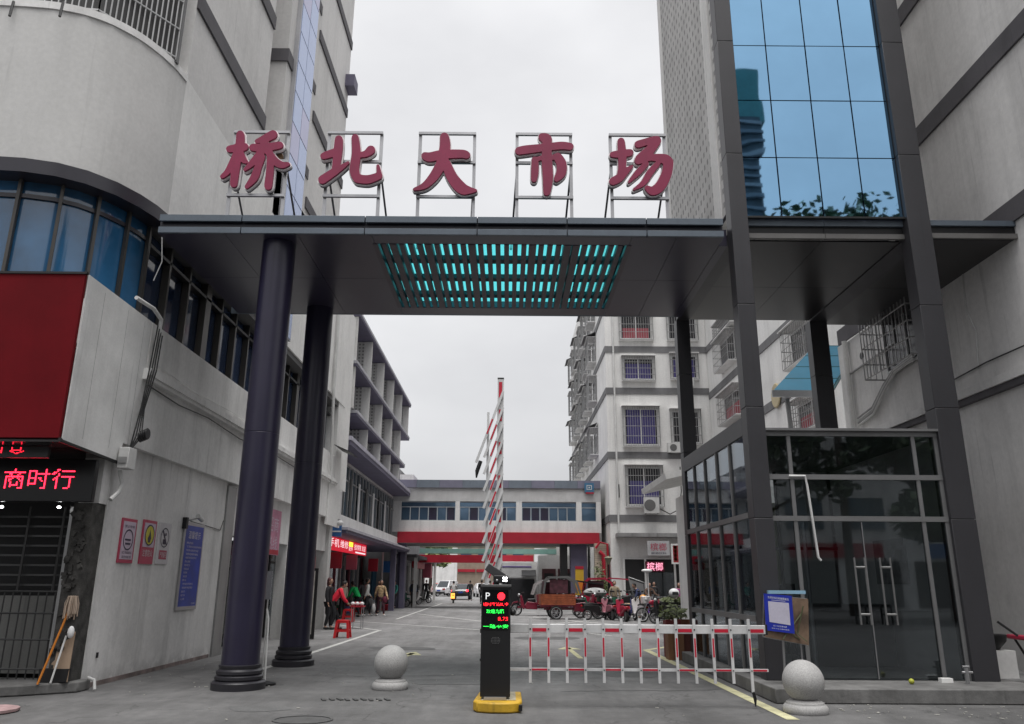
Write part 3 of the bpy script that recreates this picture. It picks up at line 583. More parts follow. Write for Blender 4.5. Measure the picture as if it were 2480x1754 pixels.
# ================================================================== BRIDGE BUILDING
BR = thing('bridge_building','low bridge building across the street with blue windows and red band','building',(-.5,51,3.9))
bx0, bx1 = -7.3, 5.9
MB().box(bx0,bx1,50,54,4.6,5.3).build('lower_wall',WALL2,BR); MB().box(bx0,bx1,50,54,6.52,7.36).build('upper_wall',mat('bridge_grey',(.55,.55,.55),.8,streak=.08),BR)
MB().box(bx0,bx1,50.35,53.9,5.3,6.52).build('room_back',DARK,BR)
for x0, x1 in ((-7.3,-6.77),(-3.33,-3.05),(.52,.89),(4.33,4.67),(5.6,5.9)): MB().box(x0,x1,50,50.35,5.3,6.52).build('pier',WALL2,BR)
for x0, x1 in ((-6.77,-3.33),(-3.05,.52),(.89,4.33),(4.67,5.6)):
    n_ = max(1, round((x1-x0)/.62)); w = MB().box(x0,x1,50.2,50.22,5.3,6.52).build('window',mirror('bridge_window_glass',(.12,.20,.30),.1,.02,.8,.6),BR)
    f = MB(); f.box(x0,x1,50.14,50.2,6.14,6.19).box(x0,x1,50.14,50.2,5.3,5.35).box(x0,x1,50.14,50.2,6.46,6.52)
    for k in range(n_+1): f.box(x0+(x1-x0)*k/n_-.025,x0+(x1-x0)*k/n_+.025,50.14,50.2,5.352,6.138)
    f.build('frame',mat('window_frame_pale',(.42,.44,.46),.5),w)
    for k in range(n_):
        if rnd.random() < .3: MB().box(x0+(x1-x0)*k/n_+.06,x0+(x1-x0)*(k+1)/n_-.06,50.19,50.198,5.36,6.12).build('open_pane',mat('dark_violet_pane',(.035,.03,.055),.2),w)
for k in range(9): MB().box(bx0+1.467*k+.006,bx0+1.467*(k+1)-.006,49.94,49.995,7.37,7.86).build('parapet_panel',mat('parapet_panel_%d'%(k%2),((.2,.195,.26),(.17,.2,.24))[k%2],.5,streak=.08),BR)
MB().box(bx0,bx1,50,54,7.36,7.86).build('parapet_core',PURP,BR); MB().box(bx0,bx1,49.9,50,7.34,7.366).build('trim',BAND,BR)
MB().box(-6.9,5.75,49.86,49.99,3.93,4.6).build('red_band',REDB,BR); MB().box(bx0,bx1,50,54,3.9,4.6).build('deck',mat('deck_grey',(.3,.3,.3),.8),BR)
MB().box(-7.1,-6.2,51.2,54,7.87,8.35).build('roof_box',WALLF,BR)
lg = thing('emblem_sign','small blue square emblem sign at the bridge parapet corner','sign',(5.16,49.9,7.15)); MB().box(4.87,5.46,49.8,49.9,7.12,7.7).build('board',mat('emblem_blue',(.05,.17,.3),.4),lg)
mb = MB(); mb.box(5.0,5.33,49.785,49.8,7.27,7.31).box(5.0,5.33,49.785,49.8,7.52,7.56).box(5.0,5.04,49.785,49.8,7.31,7.52).box(5.29,5.33,49.785,49.8,7.31,7.52).box(5.12,5.21,49.785,49.8,7.37,7.46); mb.build('emblem',WHITE,lg); MB().box(4.95,5.45,49.8,49.88,7.02,7.12).build('red_strip',REDB,lg)
B2 = thing('second_beam','second lower red beam with teal stripe behind the bridge','beam',(-2,59,3)); MB().box(-6.5,1.9,59,59.6,2.95,3.5).build('red_band',REDB,B2); MB().box(-6.5,3.6,59.1,59.7,3.6,3.95).build('teal_band',mat('teal_band',(.18,.34,.3),.6),B2); MB().box(-6.5,3.6,59.2,59.8,4.05,4.5).build('olive_band',mat('olive_band',(.2,.2,.15),.7,var=.4,scale=2),B2)
U1 = thing('underpass_columns','dark and violet square columns carrying the bridge at its right end','column',(4.5,50.5,0)); MB().box(3.3,3.75,50.2,50.9,0,3.9).build('column',BLACK,U1); MB().box(3.95,5.0,50.4,51.2,0,3.9).build('column',PURP,U1); MB().box(-6.9,-6.4,50.3,51,0,3.9).build('column',PURP,U1)
k1 = thing('kiosk','white fronted kiosk with dark awning under the bridge','kiosk',(.6,57,0)); MB().box(-.9,2.1,57,58.9,0,3.0).build('wall',WALLF,k1); MB().box(-.7,1.7,56.95,57,1.9,2.95).build('board',mat('kiosk_board',(.8,.8,.8),.5),k1); MB().box(-.7,1.7,56.93,56.95,2.6,2.68).build('stripe',mat('violet_stripe',(.15,.1,.35),.5),k1)
MB().box(-.8,1.9,56.9,56.98,0,1.8).build('counter',mat('kiosk_dark',(.04,.04,.045),.6),k1); MB().slab((1.0,56.2,2.0),(2.0,56.2,2.0),(2.0,57,2.4),(1.0,57,2.4),.04).build('awning',BLACK,k1)
k2 = thing('shop_row','dark shop front with maroon frame behind the red tricycles','shop',(3,55,0)); MB().box(2.15,5.6,56,58,0,3.4).build('wall',WALL2,k2)
for x in (2.4,3.5,4.6): d = MB().box(x,x+.95,55.9,56,0,2.5).build('door',mat('maroon_door',(.09,.03,.035),.6),k2); MB().box(x+.15,x+.8,55.88,55.9,.9,2.2).build('pane',DARK,d)

# ================================================================== APARTMENT BLOCK
AP = thing('apartment_block','pale apartment block with dark floor bands and caged windows','building',(9.5,52,0))
ax = 6.2
MB().box(ax,13.1,48,75,0,24.6).build('wall',WALLF,AP)
for z, h in ((5.15,.42),(9.0,.42),(13.1,.42),(15.85,.42),(18.7,.42)):
    MB().box(ax-.05,13.1,47.95,47.998,z,z+h).build('band',BANDF,AP); MB().box(ax-.05,ax-.002,48,75,z,z+h).build('band',BANDF,AP)
for x in (6.22,): MB().box(x-.02,x+.5,47.96,47.998,0,4.2).build('corner_pilaster',WALLF,AP)
pipe('drain_pipe','pale vertical drain pipe at the apartment corner',[(6.7,47.9,22.5),(6.7,47.9,4.6)],.06,PLAST,group='apartment drain pipes')
CAGE2 = mat('cage_steel_grey',(.36,.36,.36),.4,.4)
def cage_window(par, c, w, h, depth, axis, curt=None, nb=None, name='window', lip=True):
    """caged window; c = centre of opening on the wall; axis 'y' faces -Y, 'x' faces -X"""
    n = nb or max(5, int(w/.14)); fx = (lambda u, d, z: (c[0]+u, c[1]-d, c[2]+z)) if axis == 'y' else (lambda u, d, z: (c[0]-d, c[1]+u, c[2]+z))
    def bx(u0,u1,d0,d1,z0,z1,mb):
        a = fx(u0,d0,z0); b = fx(u1,d1,z1); mb.box(min(a[0],b[0]),max(a[0],b[0]),min(a[1],b[1]),max(a[1],b[1]),z0+c[2],z1+c[2]); return mb
    wn = bx(-w/2,w/2,.01,.03,-h/2,h/2,MB()).build(name, mat('window_dark_pane',(.035,.035,.04),.15,var=.5,scale=1.2), par)
    f = MB(); bx(-w/2,w/2,.03,.06,h/2-.06,h/2,f); bx(-w/2,w/2,.03,.06,-h/2,-h/2+.06,f)
    for u in (-w/2,-.03,w/2-.06): bx(u,u+.06,.03,.06,-h/2+.062,h/2-.062,f)
    f.build('frame', WHITE, wn)
    if curt: bx(-w*.42,w*.42,.033,.05,-h*.46,-h*.46+h*curt[1],MB()).build('curtain', curt[0], wn)
    g_ = MB()
    for k in range(n+1):
        u = -w/2-.1+(w+.2)*k/n; g_.tube([fx(u,depth,-h/2-.1),fx(u,depth,h/2+.1)],.013,4)
    for k in range(5):
        z = -h/2-.1+(h+.2)*k/4
        g_.tube([fx(-w/2-.1,.02,z),fx(-w/2-.1,depth,z),fx(w/2+.1,depth,z),fx(w/2+.1,.02,z)],.018,4)
    for s_ in (-1,1):
        for k in range(1,4): g_.tube([fx(s_*(w/2+.1),depth*k/4,-h/2-.1),fx(s_*(w/2+.1),depth*k/4,h/2+.1)],.012,4)
    g_.build('cage', CAGE2, wn, smooth=False)
    if lip: bx(-w/2-.15,w/2+.15,.0,depth+.1,h/2+.12,h/2+.16,MB()).build('lintel_shade', WALL2, wn)
    if lip: bx(-w/2-.12,w/2+.12,.0,depth,-h/2-.15,-h/2-.11,MB()).build('sill', WALL2, wn)
BLC = mat('blue_curtain',(.07,.06,.2),.8); RDC = mat('red_cloth',(.35,.08,.1),.8)
for (x,z,w,h,cu) in ((8.2,17.7,2.0,1.9,(RDC,.35)),(8.27,14.75,1.9,1.4,(BLC,.7)),(8.3,11.0,2.1,2.3,(BLC,.95)),(8.35,7.3,2.1,2.3,(BLC,.6)),(11.2,17.7,1.8,1.9,None),(11.2,14.9,1.6,1.5,(BLC,.8)),(11.1,11.0,1.7,2.0,None)):
    cage_window(AP,(x,47.99,z),w,h,.28,'y',cu)
for yy in range(6):
    for zi, z in enumerate((7.3,11.0,14.75,17.6,20.6)):
        if yy == 0 and zi == 0: continue
        cage_window(AP,(ax-.01,54.2+yy*3.3,z),1.9,1.6 if zi else 2.2,.55,'x',nb=10)
        if (yy+zi) % 2: MB().slab((ax-.05,53.0+yy*3.3,z+1.25),(ax-.05,55.4+yy*3.3,z+1.25),(ax-.85,55.4+yy*3.3,z+.9),(ax-.85,53.0+yy*3.3,z+.9),.03).build('window_hood',BANDF,AP)
MB().box(6.5,13,47,47.99,4.2,4.44).build('ground_canopy',mat('canopy_concrete',(.3,.3,.3),.8,streak=.2),AP)
for k in range(5): MB().box(6.52+k*1.3,7.78+k*1.3,46.95,46.995,4.22,4.42).build('canopy_panel',mat('canopy_panel_grey',(.26,.26,.26),.7,streak=.3),AP)
MB().box(6.95,13,47.9,47.99,0,2.95).build('shop_opening',DARK,AP); MB().box(6.85,13,47.86,47.9,2.95,3.05).build('door_head',WHITE,AP)
for x in (6.87,8.15,9.9,10.5): MB().box(x,x+.12,47.84,47.9,0,2.95).build('door_post',WALL2,AP)
MB().box(8.3,9.9,47.85,47.88,0,2.2).build('shop_glass',DGL,AP)
def ac_unit(label, x, y, z, w=.85, h=.6, axis='y'):
    t = thing('air_conditioner', label, 'air conditioner', (x,y,z), 0 if axis=='y' else R(90)*-1, 'outdoor air conditioner units')
    q = MB(); q.box(-w/2,w/2,-.32,0,0,h); o_ = q.build('case', PLAST); o_.parent = t
    q = MB(); q.lathe([(.001,-.335),(h*.36,-.335),(h*.36,-.322)],(-w*.12,0,h/2),18,'y'); o_ = q.build('fan_guard', mat('fan_grey',(.12,.12,.12),.6)); o_.parent = t
    q = MB(); q.tube([(-w/2+.1,.05,-.03),(-w/2+.1,-.35,-.03)],.02,4).tube([(w/2-.1,.05,-.03),(w/2-.1,-.35,-.03)],.02,4); o_ = q.build('bracket', BLACK); o_.parent = t
    return t
ac_unit('white air conditioner unit hung on the lowest caged apartment window',8.65,47.65,5.62,.9,.95)
ac_unit('dusty air conditioner unit below the barred opening at band height',10.3,47.94,9.35)
ac_unit('air conditioner unit under the blue curtained window beside the dark post',11.2,47.65,13.45)
pipe('cable','drooping black cable right of the lowest apartment air conditioner',[(9.2,47.6,5.9),(9.8,47.7,5.6),(10.4,47.8,5.9),(10.6,47.9,7.0),(10.6,47.9,8.5)],.03,BLACK,'cable')
MB().box(6.7,6.82,47.9,47.99,6.6,7.4).build('slit_vent',BLACK,AP)
def box_sign(label, x0,x1,z0,z1,y,bm,txts,frame=None):
    t = thing('shop_sign',label,'sign',((x0+x1)/2,y,z0)); MB().box(x0,x1,y,y+.12,z0,z1).build('board',bm,t)
    for (s,u,v,w,h,mm) in txts: mb = MB(); text(mb,s,(x0+u*(x1-x0),y-.012,z0+v*(z1-z0)),X_,Z_,w,h); mb.build('lettering',mm,t)
    if frame:
        q = MB(); e = .09; q.box(x0-e,x1+e,y-.03,y+.1,z1,z1+e).box(x0-e,x1+e,y-.03,y+.1,z0-e,z0).box(x0-e,x0,y-.03,y+.1,z0,z1).box(x1,x1+e,y-.03,y+.1,z0,z1); q.build('frame',frame,t)
    return t
SIGNW = mat('sign_grey_white',(.42,.42,.43),.5)
box_sign('pale sign with crimson characters above the shop doorway',8.2,9.5,3.15,3.98,46.85,SIGNW,[('槟榔',.5,.58,.95,.45,PKR),('烟酒饮料',.5,.15,.9,.12,INK)])
box_sign('pink lit window sign with white outlined characters in the doorway',8.2,9.3,2.25,2.82,47.7,mat('sign_dark_crimson',(.15,.01,.03),.5),[('槟榔',.5,.5,.95,.48,emat('lit_pink',(1,.35,.5),.7))])
box_sign('white framed red poster with orange fruit discs by the tiled column',9.65,10.5,2.75,3.72,46.7,mat('poster_red',(.3,.02,.02),.5,var=.3,scale=4),[('特产',.62,.3,.4,.22,REDB)],frame=WALLF)
mb = MB(); [mb.lathe([(.001,-.015),(.09,-.015)],(9.8,46.7,3.6-.22*k),14,'y') for k in range(4)]; tag(mb.build('fruit_discs',mat('orange_print',(.5,.2,.03),.5)),'column of printed orange discs on the red poster','poster print')
tp = thing('tiled_pillar','tiled pillar wrapped by a red bent pipe under the bridge end','pillar',(5.75,48.5,0)); MB().box(5.3,6.15,48.6,49.2,0,3.9).build('pillar',TILE,tp); MB().tube([(5.35,48.5,3.6),(5.6,48.45,3.95),(6.05,48.45,3.85),(6.1,48.45,1.7)],.07,8).tube([(5.55,48.45,3.4),(5.8,48.45,3.2),(5.8,48.45,1.5)],.12,8).build('red_pipe',REDB,tp)
# ================================================================== RIGHT WING (further) and near right building
RW = thing('right_wing','pale wing wall with sloping-away grey bands and caged windows behind the posts','building',(13,38,0))
MB().box(12.7,20,22,47.9,0,26).build('wall',WALLF,RW)
for z in (12.75,9.65,6.6,15.8,18.9): MB().box(12.65,12.698,22,47.9,z,z+.42).build('band',BANDF,RW)
for (x0,y0,x1,y1) in ((1745,940,1788,1023),(1735,808,1770,894),(1903,773,1965,884),(1920,955,1992,1045),(1733,770,1775,800)):
    a = onX(x0,(y0+y1)/2,12.4); b = onX(x1,(y0+y1)/2,12.4); t_ = onX((x0+x1)/2,y0,12.4).z; u_ = onX((x0+x1)/2,y1,12.4).z
    cage_window(RW,(12.69,(a.y+b.y)/2,(t_+u_)/2),min(abs(a.y-b.y),5.5),abs(t_-u_)*.8,.5,'x',(RDC,.5) if y0 in (955,940) else None,nb=14)
rl = onX(1870,850,12.6)
tag(MB().lathe([(.001,0),(.55,0),(.6,.04),(.55,.08),(.001,.08)],(12.55,rl.y,rl.z-2.2),20,'x').build('round_wall_sign',mat('cream_disc',(.5,.42,.26),.5)),'round cream sign on the wing wall left of the teal canopy','sign')
RN = thing('near_right_building','grey rendered building on the right with dark grey floor bands','building',(11,12,0)); xr = 9.0
NRW = mat('right_wall_render',(.74,.73,.72),.85,streak=.16,bump=.3,bscale=40,var=.08,scale=.5)
MB().box(xr,18,10.0,20.2,0,7.8).box(xr,18,10.0,15.35,7.8,34).box(xr+.45,18,15.35,20.2,7.8,34).build('wall',NRW,RN)
for i in range(8): MB().box(xr-.05,xr-.002,10.0,15.35,10.88+3.12*i,11.3+3.12*i).build('band',BAND,RN)
MB().box(xr-.05,xr-.002,10.0,20.2,7.83,8.24).build('band',BAND,RN)
MB().box(xr-.14,xr,10.0,20.2,5.1,5.26).build('ledge',WALL2,RN); MB().box(xr-.1,xr,10.0,20.2,4.98,5.097).build('ledge',BAND,RN)
MB().box(xr-.05,xr+.4,19.9,20.25,0,7.8).build('corner_pilaster',WALL2,RN)
pipe('drain_pipe','pale drain pipe down the near wall corner',[(xr-.1,19.7,7.8),(xr-.1,19.7,0)],.07,PLAST)
pipe('conduit','grey square bend conduit on the near right wall',[(xr-.05,19.7,6.9),(xr-.05,18.3,6.95),(xr-.05,17.2,7.0),(xr-.05,17.2,7.8)],.03,GALV)
for k in range(4):
    pipe('cable_duct',('lowest','second lowest','third lowest','uppermost')[k]+' curved pipe of the bundle sweeping under the caged box',[(xr-.06,19.5,5.5+.06*k),(xr-.08,18.6,5.6+.06*k),(xr-.1,17.9,6.0+.05*k),(xr-.1,17.3,6.3+.03*k),(xr-.1,16.4,6.38+.03*k)],.028,GALV if k%2 else PLAST,'pipe','curved pipes on the right wall')
cg = thing('wall_cage','grey barred security cage box on the right wall between two posts','cage',(xr,16.6,6.2)); cage_window(cg,(xr-.01,16.7,7.0),2.0,1.3,.55,'x',nb=14,lip=False)
tag(MB().lathe([(.001,-.02),(.09,-.02),(.09,.0)],(xr,19.0,7.2),14,'x').build('pipe_hole',BLACK),'small round black pipe hole in the right wall','hole')
vt = thing('vent_fan','square dark exhaust vent under the wall ledge','vent',(xr,17.3,4.7)); MB().box(xr-.12,xr,17.1,17.7,4.4,4.9).build('case',BAND,vt); MB().lathe([(.001,-.14),(.16,-.14),(.18,-.12)],(xr,17.4,4.65),16,'x').build('fan',BLACK,vt)
pipe('cable','thin pale cable down the right wall beside the post',[(xr-.02,14.3,7.7),(xr-.02,14.4,6.8),(xr-.02,14.2,6.3),(xr-.02,14.3,5.6)],.015,PLAST,'cable')
tag(MB().lathe([(.001,-.01),(.05,-.01),(.05,0)],(xr,13.4,3.1),10,'x').build('wall_stain_plug',BAND),'dark round plug on the lower right wall','plug')
# stepped glass canopy on a post (teal)
TC = thing('teal_canopy','teal polycarbonate stair canopy on dark steel frame behind the posts','canopy',(8.6,24,0))
A = onY(1872,948,22.0); B_ = onY(2010,948,22.0); Cc = onY(2075,838,25.5); D_ = onY(1972,838,25.5)
for i in range(4):
    u0, u1 = i/4, (i+1)/4-.02; f = lambda p, q, t: p.lerp(q, t)
    MB().slab(f(A,D_,u0),f(B_,Cc,u0),f(B_,Cc,u1),f(A,D_,u1),.02).build('roof_panel',TEAL,TC)
mb = MB()
for i in range(5): mb.tube([A.lerp(D_,i/4)-Z_*.06,B_.lerp(Cc,i/4)-Z_*.06],.075,5)
mb.tube([A-Z_*.08,D_-Z_*.08],.05,5).tube([B_-Z_*.08,Cc-Z_*.08],.05,5); mb.build('frame',mat('teal_frame',(.02,.10,.12),.4),TC)
MB().box(A.x-.05,B_.x+.05,A.y-.08,A.y-.02,A.z-.18,A.z+.02).build('fascia',STEEL,TC)
MB().box(B_.x-.15,B_.x-.03,22.2,22.32,0,B_.z-.1).build('post',mat('post_navy',(.02,.02,.05),.5),TC)
pipe('drain_pipe','grey bent drain pipe under the teal canopy',[(A.x+.5,22.3,A.z-.15),(A.x+.55,22.3,A.z-1.2),(A.x+.7,22.3,A.z-4)],.07,GALV)
tag(MB().box(Cc.x-.05,Cc.x+.25,25.4,25.7,Cc.z-.75,Cc.z-.1).build('junction_box',mat('teal_frame',())),'dark teal junction clutter at the canopy upper end','box')
# tiled corner shop beyond the glass box
TS = thing('tiled_shop','cream tiled shop corner with white slab awning behind the glass box','building',(7,26,0))
MB().box(6.4,12.6,26,30,0,4.7).build('wall',WALL2,TS); MB().box(6.18,6.72,25.9,25.998,0,4.75).build('tiled_corner',TILE,TS)
MB().slab((5.15,25.4,4.85),(8,25.4,5.5),(8,30,5.5),(5.15,30,4.85),.2).build('slab_awning',WALLF,TS)

# ================================================================== ENTRANCE CANOPY
CN = thing('entrance_canopy','dark violet aluminium entrance canopy spanning the gateway with slatted skylight','canopy',(0,13,7.67))
ZS, ZT, Y0, Y1 = 7.41, 7.75, 12.42, 16.71
XC = 3.74
edges = [-6.12,-4.68,-2.53,-.57,1.0,2.39,XC]
for i in range(len(edges)-1):
    a, b = edges[i]+.008, edges[i+1]-.008
    MB().box(a,b,Y0,Y0+.05,ZT-.12,ZT).build('fascia_upper_panel',FASC,CN,bevel=.004); MB().box(a,b,Y0,Y0+.05,ZS-.005,ZS+.105).build('fascia_lower_panel',FASC,CN,bevel=.004)
MB().box(-6.13,XC,Y0+.09,Y0+.14,ZS+.02,ZT-.03).build('fascia_recess',mat('fascia_recess_dark',(.02,.02,.03),.35),CN)
MB().box(-6.13,XC,Y0+.051,Y1,ZT-.02,ZT-.003).build('roof_sheet',DKMET,CN)
MB().box(XL+.01,XC,Y1-.05,Y1,ZS,ZT-.021).build('rear_fascia',FASC,CN)
# soffit panels around the skylight opening x -2.5..2.2, y 13.46..16.95
sx0, sx1, sy0, sy1 = -2.41, 2.14, 12.835, 16.19
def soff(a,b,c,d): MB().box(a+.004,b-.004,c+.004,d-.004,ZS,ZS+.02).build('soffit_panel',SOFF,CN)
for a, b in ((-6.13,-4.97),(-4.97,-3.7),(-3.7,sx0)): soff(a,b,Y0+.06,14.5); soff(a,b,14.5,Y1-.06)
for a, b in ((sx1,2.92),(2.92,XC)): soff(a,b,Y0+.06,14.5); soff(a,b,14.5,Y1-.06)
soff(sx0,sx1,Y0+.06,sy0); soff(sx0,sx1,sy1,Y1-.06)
SL = mat('slat_violet',(.05,.04,.055),.45)
nsl = 29
for k in range(nsl+1):
    x = sx0+(sx1-sx0)*k/nsl; big = k in (2,6,11,18,22,23)
    MB().box(x-.045-.02*big,x+.045+.02*big,sy0,sy1,ZS-.01,ZS+.10+.05*big).build('skylight_slat',SL,CN)
for y, w in ((sy0+.12,.1),(sy0+1.05,.16),(sy0+2.0,.16),(sy0+2.95,.2)): MB().box(sx0,sx1,y,y+w,ZS+.16,ZS+.25).build('cross_beam',mat('skylight_beam_teal',(.02,.05,.06),.5),CN)
for y in (sy0+.55,sy0+1.5,sy0+2.45): MB().box(sx0,sx1,y,y+.04,ZS+.28,ZS+.31).build('glazing_bar',mat('skylight_beam_teal',()),CN)
tl = bpy.data.materials.new('teal_skylight_sheet'); tl.use_nodes = True; nn_ = tl.node_tree; nn_.nodes.clear(); o_ = nn_.nodes.new('ShaderNodeOutputMaterial'); m_ = nn_.nodes.new('ShaderNodeMixShader'); a_ = nn_.nodes.new('ShaderNodeBsdfTransparent'); b_ = nn_.nodes.new('ShaderNodeBsdfTranslucent'); a_.inputs[0].default_value = (.11,.62,.66,1); b_.inputs[0].default_value = (.11,.64,.69,1); m_.inputs[0].default_value = .45
nn_.links.new(a_.outputs[0],m_.inputs[1]); nn_.links.new(b_.outputs[0],m_.inputs[2]); nn_.links.new(m_.outputs[0],o_.inputs[0])
# the roof sheet is open over the skylight: rebuild it as four strips and lay the teal sheet there
bpy.data.objects.remove([c for c in CN.children if c.name.startswith('roof_sheet')][0])
for a,b,c,d in ((-6.13,XC,Y0+.051,sy0),(-6.13,XC,Y1-.04,Y1-.001),(-6.13,sx0,sy0,Y1-.04),(sx1,XC,sy0,Y1-.04)): MB().box(a,b,c,d,ZT-.02,ZT-.003).build('roof_sheet',DKMET,CN)
MB().quad((sx0,sy0,ZT-.01),(sx1,sy0,ZT-.01),(sx1,Y1-.05,ZT-.01),(sx0,Y1-.05,ZT-.01)).build('skylight_sheet',tl,CN,smooth=False)
MB().box(XC+.005,3.895,12.83,Y1,ZS,ZT-.02).build('end_filler',SOFF,CN)
# columns
def column(x, y, label):
    t = thing('round_column',label,'column',(x,y,0),0,'violet round columns'); r = .285
    MB().lathe([(r,.35),(r,3.95),(r-.004,3.955),(r-.004,3.965),(r,3.97),(r,ZS)],(x,y,0),40).build('shaft',COLM,t)
    MB().lathe([(r+.12,0),(r+.12,.1),(r+.10,.12),(r+.06,.13),(r+.075,.15),(r+.075,.19),(r+.045,.21),(r+.06,.23),(r+.06,.27),(r+.02,.3),(r+.03,.33),(r+.03,.35),(r,.36)],(x,y,0),40).build('base',mat('column_base_dark',(.02,.019,.024),.4),t)
column(-4.13,12.9,'front dark violet round column with ringed base, nearest the folding sign'); column(-4.2,16.35,'rear dark violet round column behind the front one under the canopy')
# ---- big characters
CH = {
 '桥': ((400,0,2.619), [[(412,955,18),(470,948,24),(512,940,20)],[(482,862,22),(478,930,25),(455,1050,25),(440,1175,21)],[(462,985,22),(430,1050,20),(400,1100,15),(366,1130,10)],[(480,985,22),(502,1022,17),(520,1036,8)],
   [(690,862,24),(645,885,22),(585,907,10)],[(560,945,20),(640,945,22),(732,930,20)],[(640,905,20),(610,980,22),(560,1040,18),(510,1086,7)],[(655,960,20),(690,1020,22),(740,1055,19),(785,1050,9)],[(622,1005,15),(598,1060,19),(570,1135,22),(522,1195,10)],[(668,1010,14),(670,1080,21),(658,1190,22)]]),
 '北': ((400,0,2.619), [[(1105,892,22),(1100,960,25),(1088,1060,22),(1082,1095,18)],[(1006,1000,17),(1050,985,21),(1092,970,18)],[(1000,1150,24),(1060,1110,22),(1120,1072,14),(1165,1040,6)],[(1208,882,20),(1215,980,25),(1203,1090,27),(1222,1140,24)],[(1222,1142,24),(1290,1147,24),(1358,1125,20)],[(1362,1120,14),(1352,1060,7)],[(1308,960,25),(1275,985,17),(1225,993,13)]]),
 '大': ((1000,280,3.123), [[(92,315,24),(130,325,32),(230,305,32),(370,300,28),(408,310,24)],[(240,172,30),(245,230,36),(232,320,36),(215,385,36)],[(215,380,36),(160,470,32),(90,540,22),(12,568,8)],[(250,370,32),(300,480,38),(370,560,40),(425,575,24),(475,577,9)]]),
 '市': ((1000,280,3.123), [[(975,172,24),(1010,190,36),(1012,235,26)],[(800,278,26),(860,268,29),(1000,252,26),(1120,238,26),(1188,245,24)],[(1015,235,26),(1012,330,36),(1020,480,36),(1012,590,24)],[(922,345,22),(922,430,26),(915,492,20)],[(930,345,14),(1000,320,14)],[(1095,325,30),(1122,375,34),(1120,440,34),(1085,492,18)],[(1035,335,12),(1090,318,20)]]),
 '场': ((1000,280,3.123), [[(1506,305,18),(1575,300,27),(1642,290,22)],[(1572,205,24),(1580,300,28),(1580,400,26),(1568,450,22)],[(1510,508,26),(1560,480,28),(1610,430,20),(1655,393,7)],[(1700,228,24),(1770,208,24),(1838,198,30)],[(1842,200,30),(1790,270,32),(1725,330,34),(1700,352,24)],[(1722,345,26),(1800,328,22),(1900,340,34),(1928,368,34)],[(1930,362,34),(1915,450,36),(1870,540,36),(1812,580,30),(1768,558,16)],[(1762,375,17),(1700,440,20),(1632,512,7)],[(1850,372,17),(1792,440,22),(1740,520,18),(1668,568,6)]])}
def sdf_outline(strokes, off, step=3.0):
    P = np.array([p for s_ in strokes for p in s_]); lo = P[:, :2].min(0)-60; hi = P[:, :2].max(0)+60
    xs = np.arange(lo[0], hi[0], step); ys = np.arange(lo[1], hi[1], step); Xg, Yg = np.meshgrid(xs, ys, indexing='ij'); D = np.full(Xg.shape, 1e9)
    for s_ in strokes:
        # round the polyline with a spline so that strokes bend like brush strokes
        pts = [np.array(p, float) for p in s_]; fine = []
        for i in range(len(pts)-1):
            p0, p1, p2, p3 = pts[max(i-1,0)], pts[i], pts[i+1], pts[min(i+2,len(pts)-1)]
            for j in range(6):
                t = j/6; fine.append(.5*((2*p1)+(p2-p0)*t+(2*p0-5*p1+4*p2-p3)*t*t+(3*p1-p0-3*p2+p3)*t**3))
        fine.append(pts[-1])
        for a, b in zip(fine, fine[1:]):
            d = b[:2]-a[:2]; l2 = max((d*d).sum(), 1e-6); t = np.clip(((Xg-a[0])*d[0]+(Yg-a[1])*d[1])/l2, 0, 1)
            dd = np.hypot(Xg-a[0]-t*d[0], Yg-a[1]-t*d[1])-(a[2]+(b[2]-a[2])*t)
            k = 5.0; h = np.clip(.5+.5*(D-dd)/k, 0, 1); D = D*(1-h)+dd*h-k*h*(1-h)
    D = D-off; seg = {}
    def key(i, j, e): return (i, j, e)
    pt = {}
    nx, ny = D.shape
    for i in range(nx-1):
        for j in range(ny-1):
            c = (D[i,j] < 0, D[i+1,j] < 0, D[i+1,j+1] < 0, D[i,j+1] < 0)
            if all(c) or not any(c): continue
            E_ = []
            for n_, (a, b) in enumerate((((i,j),(i+1,j)),((i+1,j),(i+1,j+1)),((i+1,j+1),(i,j+1)),((i,j+1),(i,j)))):
                va, vb = D[a], D[b]
                if (va < 0) != (vb < 0):
                    k_ = (min(a,b), max(a,b)); t = va/(va-vb); pt[k_] = (xs[a[0]]+t*(xs[b[0]]-xs[a[0]]), ys[a[1]]+t*(ys[b[1]]-ys[a[1]])); E_.append(k_)
            for q in range(0, len(E_)-1, 2): seg.setdefault(E_[q], []).append(E_[q+1]); seg.setdefault(E_[q+1], []).append(E_[q])
    loops = []; seen = set()
    for s0 in list(seg):
        if s0 in seen: continue
        lp = [s0]; seen.add(s0); cur = s0
        while True:
            nx_ = [q for q in seg[cur] if q not in seen]
            if not nx_: break
            cur = nx_[0]; seen.add(cur); lp.append(cur)
        if len(lp) > 8: loops.append([pt[q] for q in lp][::2])
    return loops
